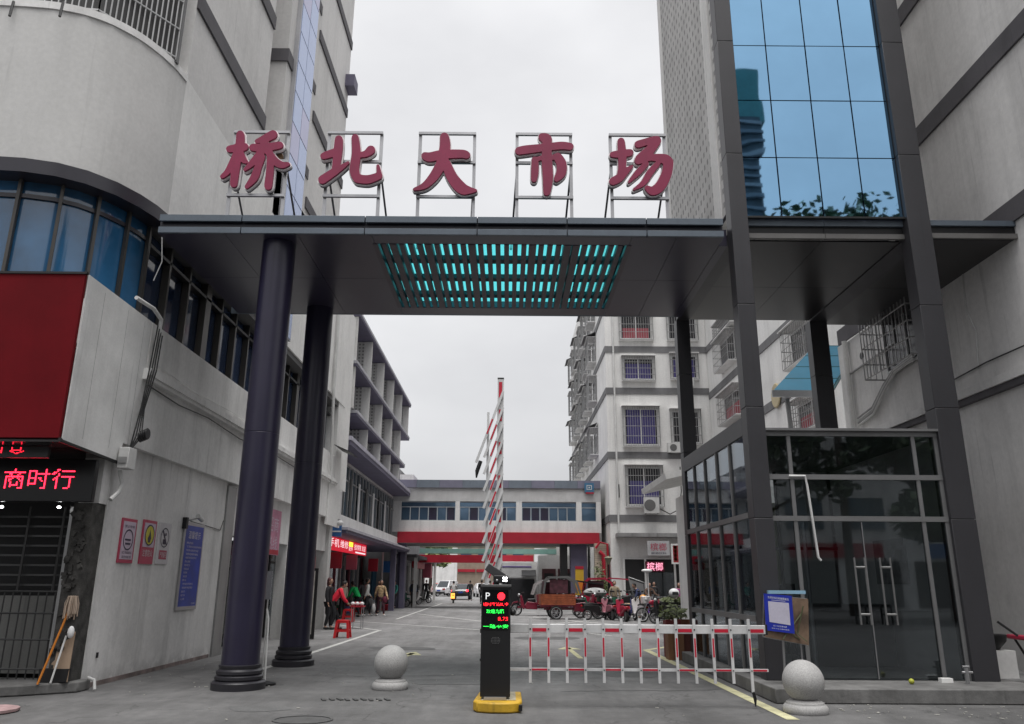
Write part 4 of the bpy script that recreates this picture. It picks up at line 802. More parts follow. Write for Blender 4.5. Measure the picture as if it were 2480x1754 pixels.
def char_mesh(name, loops, org, sc, y, thick, m, par, bev=0.0):
    c = bpy.data.curves.new(name, 'CURVE'); c.dimensions = '2D'; c.fill_mode = 'BOTH'; c.extrude = thick/2; c.bevel_depth = bev; c.bevel_resolution = 1
    for lp in loops:
        s_ = c.splines.new('POLY'); s_.points.add(len(lp)-1); s_.use_cyclic_u = True
        for p, q in zip(s_.points, lp):
            w = onY(org[0]+q[0]/sc, org[1]+q[1]/sc, 12.7); p.co = (w.x-par.location.x, w.z-par.location.z, 0, 1)
    o = bpy.data.objects.new(name, c); COL.objects.link(o); bpy.context.view_layer.update()
    me = bpy.data.meshes.new_from_object(o.evaluated_get(bpy.context.evaluated_depsgraph_get())); bpy.data.objects.remove(o)
    me.transform(Matrix.Rotation(R(90),4,'X')); me.transform(Matrix.Translation((0, y-par.location.y, 0))); me.materials.clear(); me.materials.append(m)
    o = bpy.data.objects.new(name, me); COL.objects.link(o); o.parent = par; return o
RIMW = mat('character_rim_white',(.88,.86,.86),.5)
fr_px = {'桥':(562,692),'北':(792,920),'大':(1015,1148),'市':(1252,1383),'场':(1480,1612)}
for n_, (ch, ((ox,oy,sc),strokes)) in enumerate(CH.items()):
    xa, xb = fr_px[ch]; a = onY(xa,420,12.85); b = onY(xb,420,12.85); cx = (a.x+b.x)/2
    t = thing('sign_character','crimson rooftop character on a pale steel frame, %s of five'%('leftmost','second from the left','the middle one','second from the right','rightmost')[n_],'sign',(cx,12.7,7.75),0,'rooftop sign characters')
    char_mesh('character_rim',sdf_outline(strokes,8.5,4.0),(ox,oy),sc,12.715,.05,RIMW,t)
    char_mesh('character_face',sdf_outline(strokes,1.0,3.0),(ox,oy),sc,12.668,.04,REDC,t,.002)
    char_mesh('character_return',sdf_outline(strokes,6.0,4.0),(ox,oy),sc,12.765,.05,mat('character_return_grey',(.16,.15,.15),.5,.3),t)
    ztop = 9.64; s_ = .028
    for x in (a.x,b.x): MB().box(x-s_,x+s_,12.82,12.87,7.74,ztop).build('frame_post',STEEL,t)
    for z in (ztop-.04,9.0,8.3):
        MB().box(a.x-s_,b.x+s_,12.771,12.82,z,z+.05).build('frame_rail',STEEL,t)
    for x in (a.x,b.x): MB().tube([(x+(.1 if n_<2 else -.1),13.8,7.75),(x,12.87,8.95)],.02,5).build('brace',mat('brace_dark',(.12,.12,.13),.5,.4),t)
    for x in (a.x,b.x): MB().box(x-.07,x+.07,12.78,12.9,7.745,7.76).build('foot_plate',GALV,t)
tag(MB().lathe([(.001,-.03),(.13,-.03),(.14,0)],(-4.33,12.85,9.12),16,'y').build('flood_light',mat('lamp_brown',(.25,.15,.08),.5)),'round brown lamp peeking from behind the leftmost rooftop character','lamp')

ZS, ZT = 7.52, 7.86
# ================================================================== GLASS PORTAL TOWER + SHOP
TW = thing('glass_tower','tall portal tower with blue mirror glass front and grey aluminium posts','tower',(5.6,14.5,0))
def post(x0,x1,y0,y1,z0,z1,joints):
    z = z0; J = [j for j in joints if z0 < j < z1]+[z1]
    for j in J: MB().box(x0,x1,y0,y1,z+.004,j-.004).build('post_panel',POSTM,TW,bevel=.006); z = j
    MB().box(x0+.02,x1-.02,y0+.02,y1-.02,z0,z1).build('post_core',BLACK,TW)
JT = [2.6,4.4,6.2,9.09,11.48,13.87,16.3]
post(3.9,4.2,12.5,12.8,.2,19,JT); post(7.02,7.42,12.5,12.82,.2,19,JT); post(3.9,4.2,17.2,17.5,.0,ZS,JT); post(7.02,7.42,17.2,17.5,.0,ZS,JT)
for i in range(4):
    for j in range(9):
        xs_ = [4.2,4.85,5.6,6.34,7.02]; za = 7.88+(0 if j == 0 else j*1.197); zb = 7.88+(j+1)*1.197
        o = MB().box(xs_[i]+.012,xs_[i+1]-.012,12.62,12.64,za+.01,zb-.01).build('glass_panel',BLUEG,TW)
        tx, tz = rnd.uniform(-.0035,.0035), rnd.uniform(-.0035,.0035)
        for v_ in o.data.vertices: v_.co.y += tx*(v_.co.x+5.6-xs_[i])+tz*(v_.co.z-za)
MB().box(4.2,7.02,12.67,12.72,7.8,19).build('glass_backing',mat('navy_joint',(.01,.02,.05),.4),TW)
MB().box(4.2,7.02,12.55,12.62,7.84,7.875).build('glass_sill',BLACK,TW)
MB().box(3.92,3.98,12.82,17.4,8.05,19).build('side_wall',PERF,TW); MB().box(3.9,3.93,13.06,13.5,8.05,19).box(3.9,3.93,17.2,17.45,8.05,19).build('side_trim',WALLF,TW)
MB().box(7.3,7.4,12.83,17.4,8.05,19).build('side_wall',mat('block_grey_render',()),TW); MB().box(3.98,7.3,17.3,17.4,8.05,19).build('rear_wall',WALL2,TW)
# fascia + soffit in and right of the tower
for (a,b) in ((4.205,5.6),(5.61,7.015),(7.43,8.99)):
    y = 12.66 if b < 7.1 else 12.6
    MB().box(a,b,y,y+.05,ZT-.12,ZT-.02).build('fascia_upper_panel',FASC,TW); MB().box(a,b,y,y+.05,ZS-.02,ZS+.07).build('fascia_lower_panel',mat('fascia_grey',(.16,.155,.15),.4,.2),TW); MB().box(a,b,y+.051,y+.12,ZS,ZT-.02).build('fascia_recess',BLACK,TW)
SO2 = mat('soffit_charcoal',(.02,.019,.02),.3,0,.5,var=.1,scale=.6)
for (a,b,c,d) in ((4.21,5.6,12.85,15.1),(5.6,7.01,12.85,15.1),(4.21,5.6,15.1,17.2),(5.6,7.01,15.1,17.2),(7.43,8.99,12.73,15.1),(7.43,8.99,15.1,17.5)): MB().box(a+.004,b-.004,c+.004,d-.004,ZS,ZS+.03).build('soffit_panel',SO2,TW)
MB().box(3.9,4.2,12.8,17.2,ZS-.02,ZS+.1).build('edge_beam',POSTM,TW); MB().box(7.02,7.42,12.82,17.2,ZS-.02,ZS+.1).build('edge_beam',POSTM,TW)
MB().box(7.43,8.99,12.66,17.5,ZT-.015,ZT).build('roof_sheet',DKMET,TW)
# shop
SH = thing('glass_shop','dark glass walled shop box with grey frames at the foot of the tower','shop',(5.5,15,0.2))
for (x0,x1,y0,y1) in ((3.72,7.7,11.6,12.9),(3.72,4.3,12.9,17.6),): struct(MB().box(x0,x1,y0,y1,.004,.2),'plinth',PLINTH,bevel=.015)
MB().box(4.3,7.4,12.9,17.5,.1,.19).build('floor',mat('shop_floor_grey',(.5,.49,.48),.5,var=.15,scale=1),SH)
ft = mat('frame_grey',(.17,.17,.172),.4,.2)
for z, h in ((3.93,.08),(3.22,.08),(2.56,.08)): MB().box(4.2,7.02,12.56,12.64,z,z+h).build('front_rail',ft,SH)
for x in (4.58,6.62,6.99):
    MB().box(x-.03,x+.03,12.57,12.63,.2,2.56).box(x-.03,x+.03,12.57,12.63,2.64,3.22).box(x-.03,x+.03,12.57,12.63,3.3,3.93).build('front_mullion',ft,SH)
for x0, x1 in ((4.21,4.55),(4.61,6.59),(6.65,6.96)):
    for z0, z1 in ((.21,2.56),(2.64,3.22),(3.3,3.93)): MB().box(x0,x1,12.595,12.605,z0,z1).build('front_pane',DGL,SH)
MB().box(5.62,5.635,12.58,12.62,.22,2.55).build('door_edge',STEEL,SH)
MB().box(4.2,7.02,12.5,12.66,4.01,4.05).build('front_cap',ft,SH)
MB().box(3.9,3.98,12.8,17.2,3.97,4.27).build('side_beam',POSTM,SH)
for z in (2.62,1.02): MB().box(3.89,3.97,12.8,17.2,z,z+.09).build('side_rail',ft,SH)
for y in (13.7,14.6,15.5,16.4): MB().box(3.9,3.97,y-.03,y+.03,.2,3.96).build('side_mullion',ft,SH)
for i, (y0,y1) in enumerate(((12.82,13.67),(13.73,14.57),(14.63,15.47),(15.53,16.37),(16.43,17.18))):
    for z0, z1 in ((.21,1.02),(1.11,2.62),(2.71,3.96)): MB().box(3.93,3.94,y0,y1,z0,z1).build('side_pane',DGL,SH)
MB().box(3.97,7.3,12.7,17.4,3.98,4.0).build('ceiling',mat('ceiling_grey',(.25,.25,.25),.7),SH)
MB().box(7.1,7.2,12.9,17.3,.19,3.97).build('end_wall',mat('shop_grey_wall',(.7,.7,.69),.8,var=.1),SH); MB().box(5.9,7.1,17.2,17.25,.19,3.97).build('rear_wall',mat('shop_grey_wall',()),SH)
MB().box(5.35,5.85,17.2,17.25,.19,3.3).build('olive_panel',mat('olive_panel',(.26,.27,.11),.7),SH); MB().box(4.3,5.3,17.22,17.24,.19,3.3).build('rear_glass',DGL,SH)
for x in (5.3,5.87): MB().box(x-.03,x+.03,17.15,17.2,.19,3.97).build('rear_mullion',BLACK,SH)
MB().box(4.3,7.1,17.16,17.2,2.3,2.36).build('rear_rail',BLACK,SH)
mb = MB()
for x in (5.42,5.58,5.82,5.98):
    mb.tube([(x,12.52,1.0),(x,12.52,2.0)],.017,8)
for x in (5.42,5.82):
    for z in (1.15,1.85): mb.tube([(x,12.52,z),(x+.16,12.52,z)],.02,6)
mb.build('door_handle',mat('handle_steel',(.22,.22,.22),.35,.7),SH)
tag(MB().box(5.3,6.9,14.6,15.3,.19,1.25).build('counter',mat('counter_black',(.012,.012,.013),.35),bevel=.01),'long black reception counter inside the glass shop','counter')
tag(MB().box(5.3,5.55,15.6,15.9,1.4,1.6).build('wall_box',BLACK),'small black box on the shop rear wall','box')
pf = thing('wall_chart','pale wall chart hanging in the glass shop','poster',(7.08,15,1.5)); MB().box(7.06,7.095,14.2,15.4,1.6,2.4).build('sheet',mat('chart_grey',(.3,.3,.3),.6,var=.3,scale=7),pf)
pipe('conduit','white conduit bent down the shop glass front',[(4.52,12.53,3.27),(4.78,12.53,3.27),(4.80,12.53,3.1),(4.86,12.52,2.0),(4.9,12.52,1.95)],.02,PLAST)
pipe('steel_pipe','pair of pale vertical pipes inside the glass near the sign board',[(5.0,13.4,.2),(5.0,13.4,2.6)],.035,STEEL)
bk = thing('parked_bicycle','dark bicycle inside the corner behind the sign board','bicycle',(4.6,13.3,.2))
def wheel(mb, c, r, t=.035, n=20, ax='x'): return mb.lathe([(r-.03,-t),(r,-t*.6),(r,t*.6),(r-.03,t)],c,n,ax)
for y in (13.1,14.1):
    mb = MB(); vs=[]; 
    mb.tube([(4.62+.0,y+.3*math.cos(a),.5+.3*math.sin(a)) for a in [2*math.pi*k/18 for k in range(19)]],.018,5,False); w_ = mb.build('wheel',RUB,bk)
    mb = MB(); [mb.tube([(4.62,y,.5),(4.62,y+.29*math.cos(a),.5+.29*math.sin(a))],.003,3) for a in [2*math.pi*k/10 for k in range(10)]]; mb.build('spoke',STEEL,w_)
MB().tube([(4.62,13.1,.5),(4.62,13.35,1.05),(4.62,13.85,.98),(4.62,13.6,.5),(4.62,13.35,1.05)],.018,6).tube([(4.62,13.6,.5),(4.62,14.1,.5),(4.62,13.85,.98)],.015,6).tube([(4.4,13.25,1.15),(4.84,13.25,1.15)],.014,6).build('bicycle_frame',BLACK,bk)
# sign board with posters in front of post A
SB = thing('poster_stand','poster stand with blue notice and brown painting board in front of the shop post','sign stand',(4.1,11.9,0))
MB().slab((3.72,11.86,.86),(4.38,11.98,.74),(4.43,11.98,1.385),(3.78,11.86,1.43),.02).build('board',mat('brown_painting',(.16,.105,.07),.6,var=.5,scale=5),SB)
mb = MB(); [mb.tube([(3.9+rnd.uniform(-.1,.45),11.86,.8+rnd.random()*.5),(4.2+rnd.uniform(-.1,.15),11.93,.8+rnd.random()*.5)],.01,4) for k in range(6)]; mb.build('brush_mark',mat('moss_green',(.09,.1,.05),.7),SB)
mb = MB(); mb.tube([(3.72,11.95,.86),(4.38,12.02,.74),(4.43,12.02,1.385),(3.78,11.95,1.43),(3.72,11.95,.86)],.012,5); mb.build('edge_frame',STEEL,SB)
a,b,c,d = Vector((3.735,11.835,.95)),Vector((4.15,11.86,.905)),Vector((4.155,11.86,1.43)),Vector((3.74,11.835,1.46))
MB().slab(a,b,c,d,.012).build('blue_poster',mat('poster_royal_blue',(.015,.03,.33),.35),SB)
def lp_(u,v,o=-.013): p = a.lerp(b,u).lerp(d.lerp(c,u),v); return p+Vector((.05,-1,0))*(.016)
MB().add([lp_(.13,.24),lp_(.87,.21),lp_(.87,.8),lp_(.13,.8)],[(0,1,2,3)]).build('blank_square',mat('poster_lilac_white',(.5,.48,.58),.5),SB)
mb = MB(); rt_ = (b-a).normalized(); up_ = (d-a).normalized(); text(mb,'先停好车扫码缴费离场',lp_(.5,.9),rt_,up_,.31,.035); text(mb,'扫一扫付停车费',lp_(.5,.15),rt_,up_,.2,.022); text(mb,'请在十五分钟内离场',lp_(.5,.08),rt_,up_,.26,.016); mb.add([lp_(.25,.835),lp_(.75,.83),lp_(.75,.84),lp_(.25,.845)],[(0,1,2,3)]); mb.build('lettering',WHITE,SB)
MB().tube([(4.0,11.98,0.2),(4.02,11.98,.85)],.018,6).tube([(4.28,12.0,.2),(4.28,12.0,.8)],.012,6).build('stand_pole',STEEL,SB)
MB().box(3.98,4.55,12.35,12.42,1.45,1.5).build('blue_tube',mat('pale_blue',(.25,.42,.55),.3),SB)
# water tap, pots, step, stool at far right
tapo = thing('water_tap','small steel water tap standing on the concrete plinth','tap',(6.75,12.2,.2)); MB().tube([(6.75,12.2,.2),(6.75,12.2,.42)],.03,8).tube([(6.68,12.2,.36),(6.84,12.2,.36)],.018,6).build('riser',STEEL,tapo); MB().tube([(6.7,12.2,.44),(6.8,12.2,.44)],.015,6).build('handle',STEEL,tapo)
tag(MB().box(6.45,6.62,12.35,12.45,.2,.26).build('white_block',WALLF),'small white block on the plinth near the tap','block')
tag(MB().ell((5.9,12.15,.24),(.04,.04,.04),10,7).build('fruit',mat('lime_yellow',(.4,.42,.05),.5)),'small yellow green fruit on the shop step','fruit')
struct(MB().box(7.75,9,12.0,14.5,.004,.16),'side_step',mat('pale_slab',(.25,.25,.25),.8,streak=.3))
ch_ = thing('red_folding_chair','folding chair with red plastic seat at the right wall','chair',(8.15,12.6,0))
MB().slab((7.75,12.3,.80),(8.4,12.3,.76),(8.4,12.75,.76),(7.75,12.75,.80),.07).build('seat',mat('red_plastic',(.35,.02,.05),.4),ch_,bevel=.02)
for (p,q) in (((7.85,12.35,.8),(8.3,12.3,.0)),((8.3,12.35,.8),(7.9,12.3,.0)),((7.85,12.7,.8),(8.3,12.75,.0)),((7.72,12.4,.86),(7.5,12.5,1.06))): MB().tube([p,q],.018,6).build('leg',BLACK,ch_)
pt_ = thing('black_pot','black bowl on grey block behind the red chair','bowl',(7.9,13.5,.16)); MB().lathe([(.1,.58),(.22,.72),(.24,.82),(.2,.82),(.001,.7)],(7.95,13.5,0),18).build('bowl',BLACK,pt_); MB().box(7.7,8.2,13.3,13.8,.16,.58).build('block',WALL2,pt_)
# ================================================================== BOLLARDS
def ball(x,y,label):
    t = thing('stone_ball_bollard',label,'bollard',(x,y,0),0,'stone ball bollards')
    MB().lathe([(.27,0),(.28,.02),(.28,.07),(.26,.1),(.24,.11),(.235,.13),(.2,.15),(.17,.16),(.0015,.16)],(x,y,0),36).build('base',STONE,t); 
    MB().ell((x,y,.38),(.262,.262,.262),32,22).build('ball',STONE,t)
ball(-1.80,12.95,'round granite ball bollard standing in the driveway left of the barrier'); ball(3.86,10.86,'round granite ball bollard at the corner of the shop plinth')
# ================================================================== BARRIERS
KB = MB().prism([(-.43,10.85),(-.38,10.72),(-.2,10.64),(.02,10.64),(.17,10.72),(.2,10.85),(.2,11.7),(-.38,11.7)],.004,.13); KBo = tag(KB.build('kerb_island',YEL,bevel=.02),'yellow painted concrete island under the parking machine','kerb')
tag(MB().box(-.33,.12,10.84,11.6,.131,.14).build('paver_top',mat('cream_paver',(.42,.38,.28),.8,streak=.2)),'cream paver strip on top of the yellow island','paver')
tag(MB().box(.155,.2,10.66,10.74,.03,.1).build('black_stripe',BLACK),'black stripe at the yellow island corner','stripe')
PM = thing('parking_machine','black parking payment machine with P sign and coloured LED lines','parking machine',(-.12,10.98,.13))
px0, px1, py0, py1 = -.345,.045,10.86,11.16
MB().box(px0,px1,py0,py1,.17,1.53).build('cabinet',mat('cabinet_black',(.007,.007,.008),.45,var=.2,streak=.2),PM,bevel=.008)
MB().box(px0-.01,px1+.01,py0-.015,py1,1.53,1.565).build('top_cap',mat('cap_grey',(.1,.1,.1),.4,.4),PM,bevel=.005)
MB().box(px0+.05,px1-.05,py0-.03,py1+.02,.135,.17).build('base_plate',GALV,PM)
yq = py0-.003; cxp = (px0+px1)/2
MB().box(px0+.015,px1-.03,py0-.006,py0-.001,.99,1.5).build('screen',mat('screen_black',(.004,.004,.005),.15),PM)
yq = py0-.009
mb = MB(); text(mb,'P',(px0+.085,yq,1.42),X_,Z_,.055,.085); mb.build('lettering',emat('p_white',(.9,.9,.9),.45),PM)
LG = emat('led_green',(.02,1,.08),1.6); LR2 = emat('led_red_screen',(1,.01,.02),1.8)
mb = MB(); vs=[(px1-.125+.052*math.cos(k*math.pi/4+.39),yq,1.415+.052*math.sin(k*math.pi/4+.39)) for k in range(8)]; mb.add(vs,[tuple(range(8))]); mb.build('red_light',LR2,PM)
mb = MB(); led(mb,'临时车请刷卡',(cxp,yq,1.315),X_,Z_,.33,.042,60,8,.5); mb.build('red_line',LR2,PM)
mb = MB(); led(mb,'欢迎光临',(cxp-.01,yq,1.225),X_,Z_,.23,.05,44,9,.45); mb.build('green_line',LG,PM)
mb = MB(); led(mb,'8.75',(px1-.1,yq,1.13),X_,Z_,.13,.045,20,8,.45); mb.build('red_line',LR2,PM)
mb = MB(); led(mb,'一路平安',(cxp,yq,1.035),X_,Z_,.33,.045,60,9,.42); mb.build('green_line',LG,PM)
mb = MB(); [mb.box(cxp+.018*i-.003,cxp+.018*i+.003,yq+.002,yq+.006,.86+.018*j-.003,.86+.018*j+.003) for i in range(-3,4) for j in range(-2,3) if (abs(i)+abs(j))<5]; mb.build('speaker_holes',GALV,PM)
MB().ell((px1+.03,py0+.1,1.21),(.045,.05,.045),12,8).build('side_knob',BLACK,PM)
MB().box(px0-.012,px0,py0+.03,py0+.06,.6,.63).box(px0-.012,px0,py0+.03,py0+.06,.95,1.0).build('hinge',BLACK,PM)
cq = Matrix.Rotation(R(-28),3,'Y') @ Matrix.Rotation(0,3,'X')
MB().obox((-.155,10.97,1.72),(.30,.14,.11),Matrix.Rotation(R(34),3,'Y')).build('camera_hood',mat('hood_grey',(.05,.05,.052),.35),PM,bevel=.01)
MB().obox((-.09,10.93,1.635),(.2,.1,.1)).build('camera_head',BLACK,PM,bevel=.01)
mb = MB(); [mb.lathe([(.001,-.003),(.013,-.003),(.013,0)],(-.05+.035*i,10.872,1.618+.035*j),10,'y') for i in (0,1) for j in (0,1)]; mb.build('camera_light',emat('led_white',(1,1,1),3.5),PM)
mb = MB(); mb.ell((-.14,10.872,1.62),(.015,.006,.015),10,6); mb.build('lens',STEEL,PM)
MB().tube([(-.15,11.0,1.56),(-.15,11.0,1.64)],.04,10).build('camera_mount',BLACK,PM)
MB().box(-.01,.05,11.0,11.06,1.4,1.62).build('arm',BLACK,PM)
tag(MB().box(-.3,.0,11.28,11.5,.13,1.15).build('barrier_cabinet',mat('cabinet_black',()),bevel=.01),'low black barrier motor cabinet hidden behind the payment machine','cabinet')
BW = mat('boom_white',(.60,.60,.60),.35,streak=.1); BRD = mat('boom_red',(.5,.015,.04),.4)
YB = 11.2
F = thing('fence_boom_barrier','lowered white fence boom with red reflective strips across the right lane','barrier',(.05,YB,.9))
MB().box(.045,3.52,YB-.03,YB+.03,.935,1.05).build('top_rail',BW,F,bevel=.006); MB().box(.045,3.52,YB-.02,YB+.02,.455,.49).build('lower_rail',BW,F)
MB().box(3.52,3.545,YB-.035,YB+.035,.925,1.06).build('end_cap',BLACK,F)
for i in range(13):
    x = .315+.2475*i; last = i == 12
    p_ = MB().box(x-.018,x+.018,YB-.055,YB-.032,.31 if not last else .2,.932+.2).build('picket',BW,F)
    MB().box(x-.011,x+.011,YB-.058,YB-.056,.64,.88).build('red_strip',BRD,p_)
    MB().lathe([(.001,-.006),(.011,-.006),(.011,0)],(x,YB-.056,.99),8,'y').build('bolt',BLACK,p_); MB().lathe([(.001,-.006),(.009,-.006),(.009,0)],(x,YB-.056,.472),8,'y').build('bolt',BLACK,p_)
    if last: MB().tube([(x,YB-.045,.21),(x+.02,YB-.045,.12),(x+.02,YB-.045,.03)],[.02,.022,.008],8).build('foot',BLACK,F)
for i in range(6):
    x = .315+.495*i; MB().box(x+.03,x+.2175,YB-.034,YB-.031,.955,1.0).build('red_strip',BRD,F); MB().box(x+.02,x+.228,YB-.024,YB-.021,.462,.484).build('red_strip',BRD,F)
MB().box(3.31,3.49,YB-.034,YB-.031,.955,1.0).build('red_strip',BRD,F); MB().box(3.31,3.5,YB-.024,YB-.021,.462,.484).build('red_strip',BRD,F)
G = thing('raised_boom_barrier','raised folded fence boom standing upright behind the parking machine','barrier',(-.15,11.6,1.0))
MB().box(-.17,-.075,11.57,11.63,1.0,4.6).build('main_rail',BW,G,bevel=.005); MB().box(-.325,-.29,11.58,11.62,.7,4.08).build('second_rail',BW,G)
for i in range(13):
    z = 1.25+.25*i; a = Vector((-.10,11.545,z+.1)); b = Vector((-.325,11.545,z-.52)); d = (a-b).normalized(); a = a+d*.05; b = b-d*(.1 if i != 12 else .45)
    ang = math.atan2((a-b).x,(a-b).z)
    p_ = MB().obox((a+b)/2,(.036,.022,(a-b).length),Matrix.Rotation(ang,3,'Y')).build('picket',BW,G); m_ = (a+b)/2
    MB().obox(m_-Y_*.013,(.022,.003,.24),Matrix.Rotation(ang,3,'Y')).build('red_strip',BRD,p_)
    if i % 2: MB().box(-.145,-.1,11.566,11.569,z-.06,z+.12).build('red_strip',BRD,G)
    MB().lathe([(.001,-.006),(.012,-.006),(.012,0)],(-.11,11.56,z+.02),8,'y').build('bolt',BLACK,p_)
MB().box(-.15,-.1,11.565,11.569,4.3,4.55).build('red_strip',BRD,G); MB().box(-.172,-.073,11.568,11.632,4.6,4.62).build('end_cap',BLACK,G)
MB().tube([(-.41,11.545,3.33),(-.46,11.545,3.18),(-.47,11.545,3.08)],[.03,.03,.01],8).build('foot',BLACK,G)

# ================================================================== WHAT STANDS BEHIND THE VIEWPOINT (seen in the glass)
BK = thing('street_tower','tall dark glass residential tower across the street behind the viewpoint','building',(26,-60,0))
tg = mat('tower_dark_facade',(.035,.055,.07),.4,var=.5,scale=.4)
MB().box(27,33.3,-80,-66,0,62).build('wall',tg,BK); MB().box(27,34.4,-81,-67,62,69).build('crown',mat('tower_crown_green',(.05,.2,.2),.5),BK)
for k in range(40): MB().box(26.8,33.4,-65.95,-65.6,1+1.53*k,1.45+1.53*k).build('balcony',mat('tower_balcony',(.14,.17,.20),.6) if k%3 else mat('tower_slab_pale',(.24,.27,.3),.6),BK)
def leaves(name, blobs, n, size, m, par=None, seed=1, flat=.0):
    r = random.Random(seed); mb = MB()
    for i in range(n):
        c, rad = blobs[r.randrange(len(blobs))]; v = Vector((r.gauss(0,1),r.gauss(0,1),r.gauss(0,1))).normalized()*(r.random()**.4)
        p = Vector(c)+Vector((v.x*rad[0],v.y*rad[1],v.z*rad[2])); a = Vector((r.gauss(0,1),r.gauss(0,1),r.gauss(0,.6))).normalized(); b = a.orthogonal().normalized(); s_ = size*r.uniform(.5,1.3)
        mb.add([p-a*s_, p+b*s_*.45, p+a*s_, p-b*s_*.45], [(0,1,2,3)])
    return mb.build(name, m, par, smooth=False)
LEAF = mat('dark_leaf',(.035,.07,.022),.6,var=.5,scale=3); LEAF2 = mat('pale_leaf',(.16,.2,.08),.7,var=.4,scale=1); BARK = mat('bark',(.06,.045,.035),.9)
def tree(label, x, y, h, w, seed, m=LEAF, n=1500, size=.35):
    t = thing('street_tree', label, 'tree', (x,y,0)); r = random.Random(seed)
    tr = MB().tube([(x,y,0),(x+.1,y,h*.4),(x,y+.1,h*.72)],[.28,.2,.1],8)
    bl = []
    for k in range(9):
        a = r.uniform(0,6.28); d = r.uniform(.1,.75)*w; z = h*r.uniform(.5,.9); c = (x+d*math.cos(a),y+d*math.sin(a),z); bl.append((c,(w*.38,w*.38,h*.12))); tr.tube([(x,y,h*.42),(x+d*.6*math.cos(a),y+d*.6*math.sin(a),z*.85),c],[.11,.07,.03],5)
    tr.build('trunk',BARK,t); leaves('crown',bl,n,size,m,t,seed); return t
for i,(x,y,h,w) in enumerate(((-9,-14,9,4.5),(-2,-18,10,5),(6,-15,9.5,4.5),(18.0,-17,25.2,5),(24.0,-17,23.4,4.5),(12,-13,11,4.5),(20,-11,9,4),(27,-12,10,4.5))):
    tree(('leafy roadside tree','broad roadside tree','dark roadside tree','tallest roadside tree','slim tall roadside tree','low roadside tree','lowest roadside tree','outermost roadside tree')[i]+' behind the viewpoint across the pavement',x,y,h,w,20+i,n=2600)
BK2 = thing('opposite_shophouses','grey shophouse row on the far side of the street behind the viewpoint','building',(0,-26,0))
MB().box(-40,50,-34,-26,0,11).build('wall',WALL2,BK2)
for k in range(21): MB().box(-38+4*k,-35.6+4*k,-25.98,-25.9,5,7).build('window',WINL,BK2); MB().box(-38+4*k,-35+4*k,-25.98,-25.9,.2,3).build('shop_opening',DARK,BK2)
for k in range(9): MB().box(-36+9*k,-30+9*k,-25.88,-25.8,3.2,4.1).build('sign_panel',(REDB,mat('sign_blue',()),WHITE)[k%3],BK2)

# ================================================================== FAR END OF THE STREET
FE = thing('far_apartments','pale brown building at the far end of the street beyond the cars','building',(-4,130,0)); MB().box(-7.5,4,120,130,0,12).build('wall',mat('far_brown',(.30,.24,.19),.9,streak=.1),FE)
for k in range(4): MB().box(-7+2.6*k,-5.4+2.6*k,119.9,119.98,5,6.4).build('window',WINL,FE); MB().box(-7.4+2.8*k,-4.8+2.8*k,119.8,119.98,3,3.4).build('shop_sign',REDB,FE)
FE2 = thing('far_left_block','pale far block behind the green trees at the street end','building',(-25,150,0)); MB().box(-45,-7,150,160,0,9).build('wall',WALL2,FE2)
for i,(x,y,h,w) in enumerate(((-17,112,9,5),(-13.5,120,10,5),(-10.5,110,8.5,4.5))): tree('%s yellow green tree at the far street end'%('left','middle','right')[i],x,y,h,w,40+i,LEAF2,1100,.5)
FR = thing('far_right_row','far grey shop row on the right side beyond the bridge','building',(9,80,0)); MB().box(6,14,76,118,0,9).build('wall',WALL2,FR); MB().box(3.0,6,60,75,0,5).build('wall',WALLF,FR)
for k in range(5): MB().box(2.95,2.99,60.5+2.9*k,62.6+2.9*k,.1,2.6).build('shop_opening',DARK,FR)

# ================================================================== PEOPLE
SKIN = mat('skin',(.42,.25,.18),.6,var=.05); HAIR = mat('black_hair',(.012,.01,.01),.6); SHOE = mat('dark_shoe',(.02,.02,.02),.6)
def skin(verts, edges, radii, sub=1, root=0):
    me = bpy.data.meshes.new('tmp'); me.from_pydata(verts, edges, []); o = bpy.data.objects.new('tmp', me); COL.objects.link(o)
    md = o.modifiers.new('s','SKIN'); md.use_smooth_shade = True; sb = o.modifiers.new('d','SUBSURF'); sb.levels = sub
    for i, r_ in enumerate(radii):
        sv = me.skin_vertices[0].data[i]; sv.radius = r_ if isinstance(r_, tuple) else (r_, r_); sv.use_root = (i == root)
    bpy.context.view_layer.update(); m2 = bpy.data.meshes.new_from_object(o.evaluated_get(bpy.context.evaluated_depsgraph_get()))
    vs = [tuple(v.co) for v in m2.vertices]; fs = [tuple(p.vertices) for p in m2.polygons]; bpy.data.objects.remove(o); bpy.data.meshes.remove(me); bpy.data.meshes.remove(m2); return vs, fs
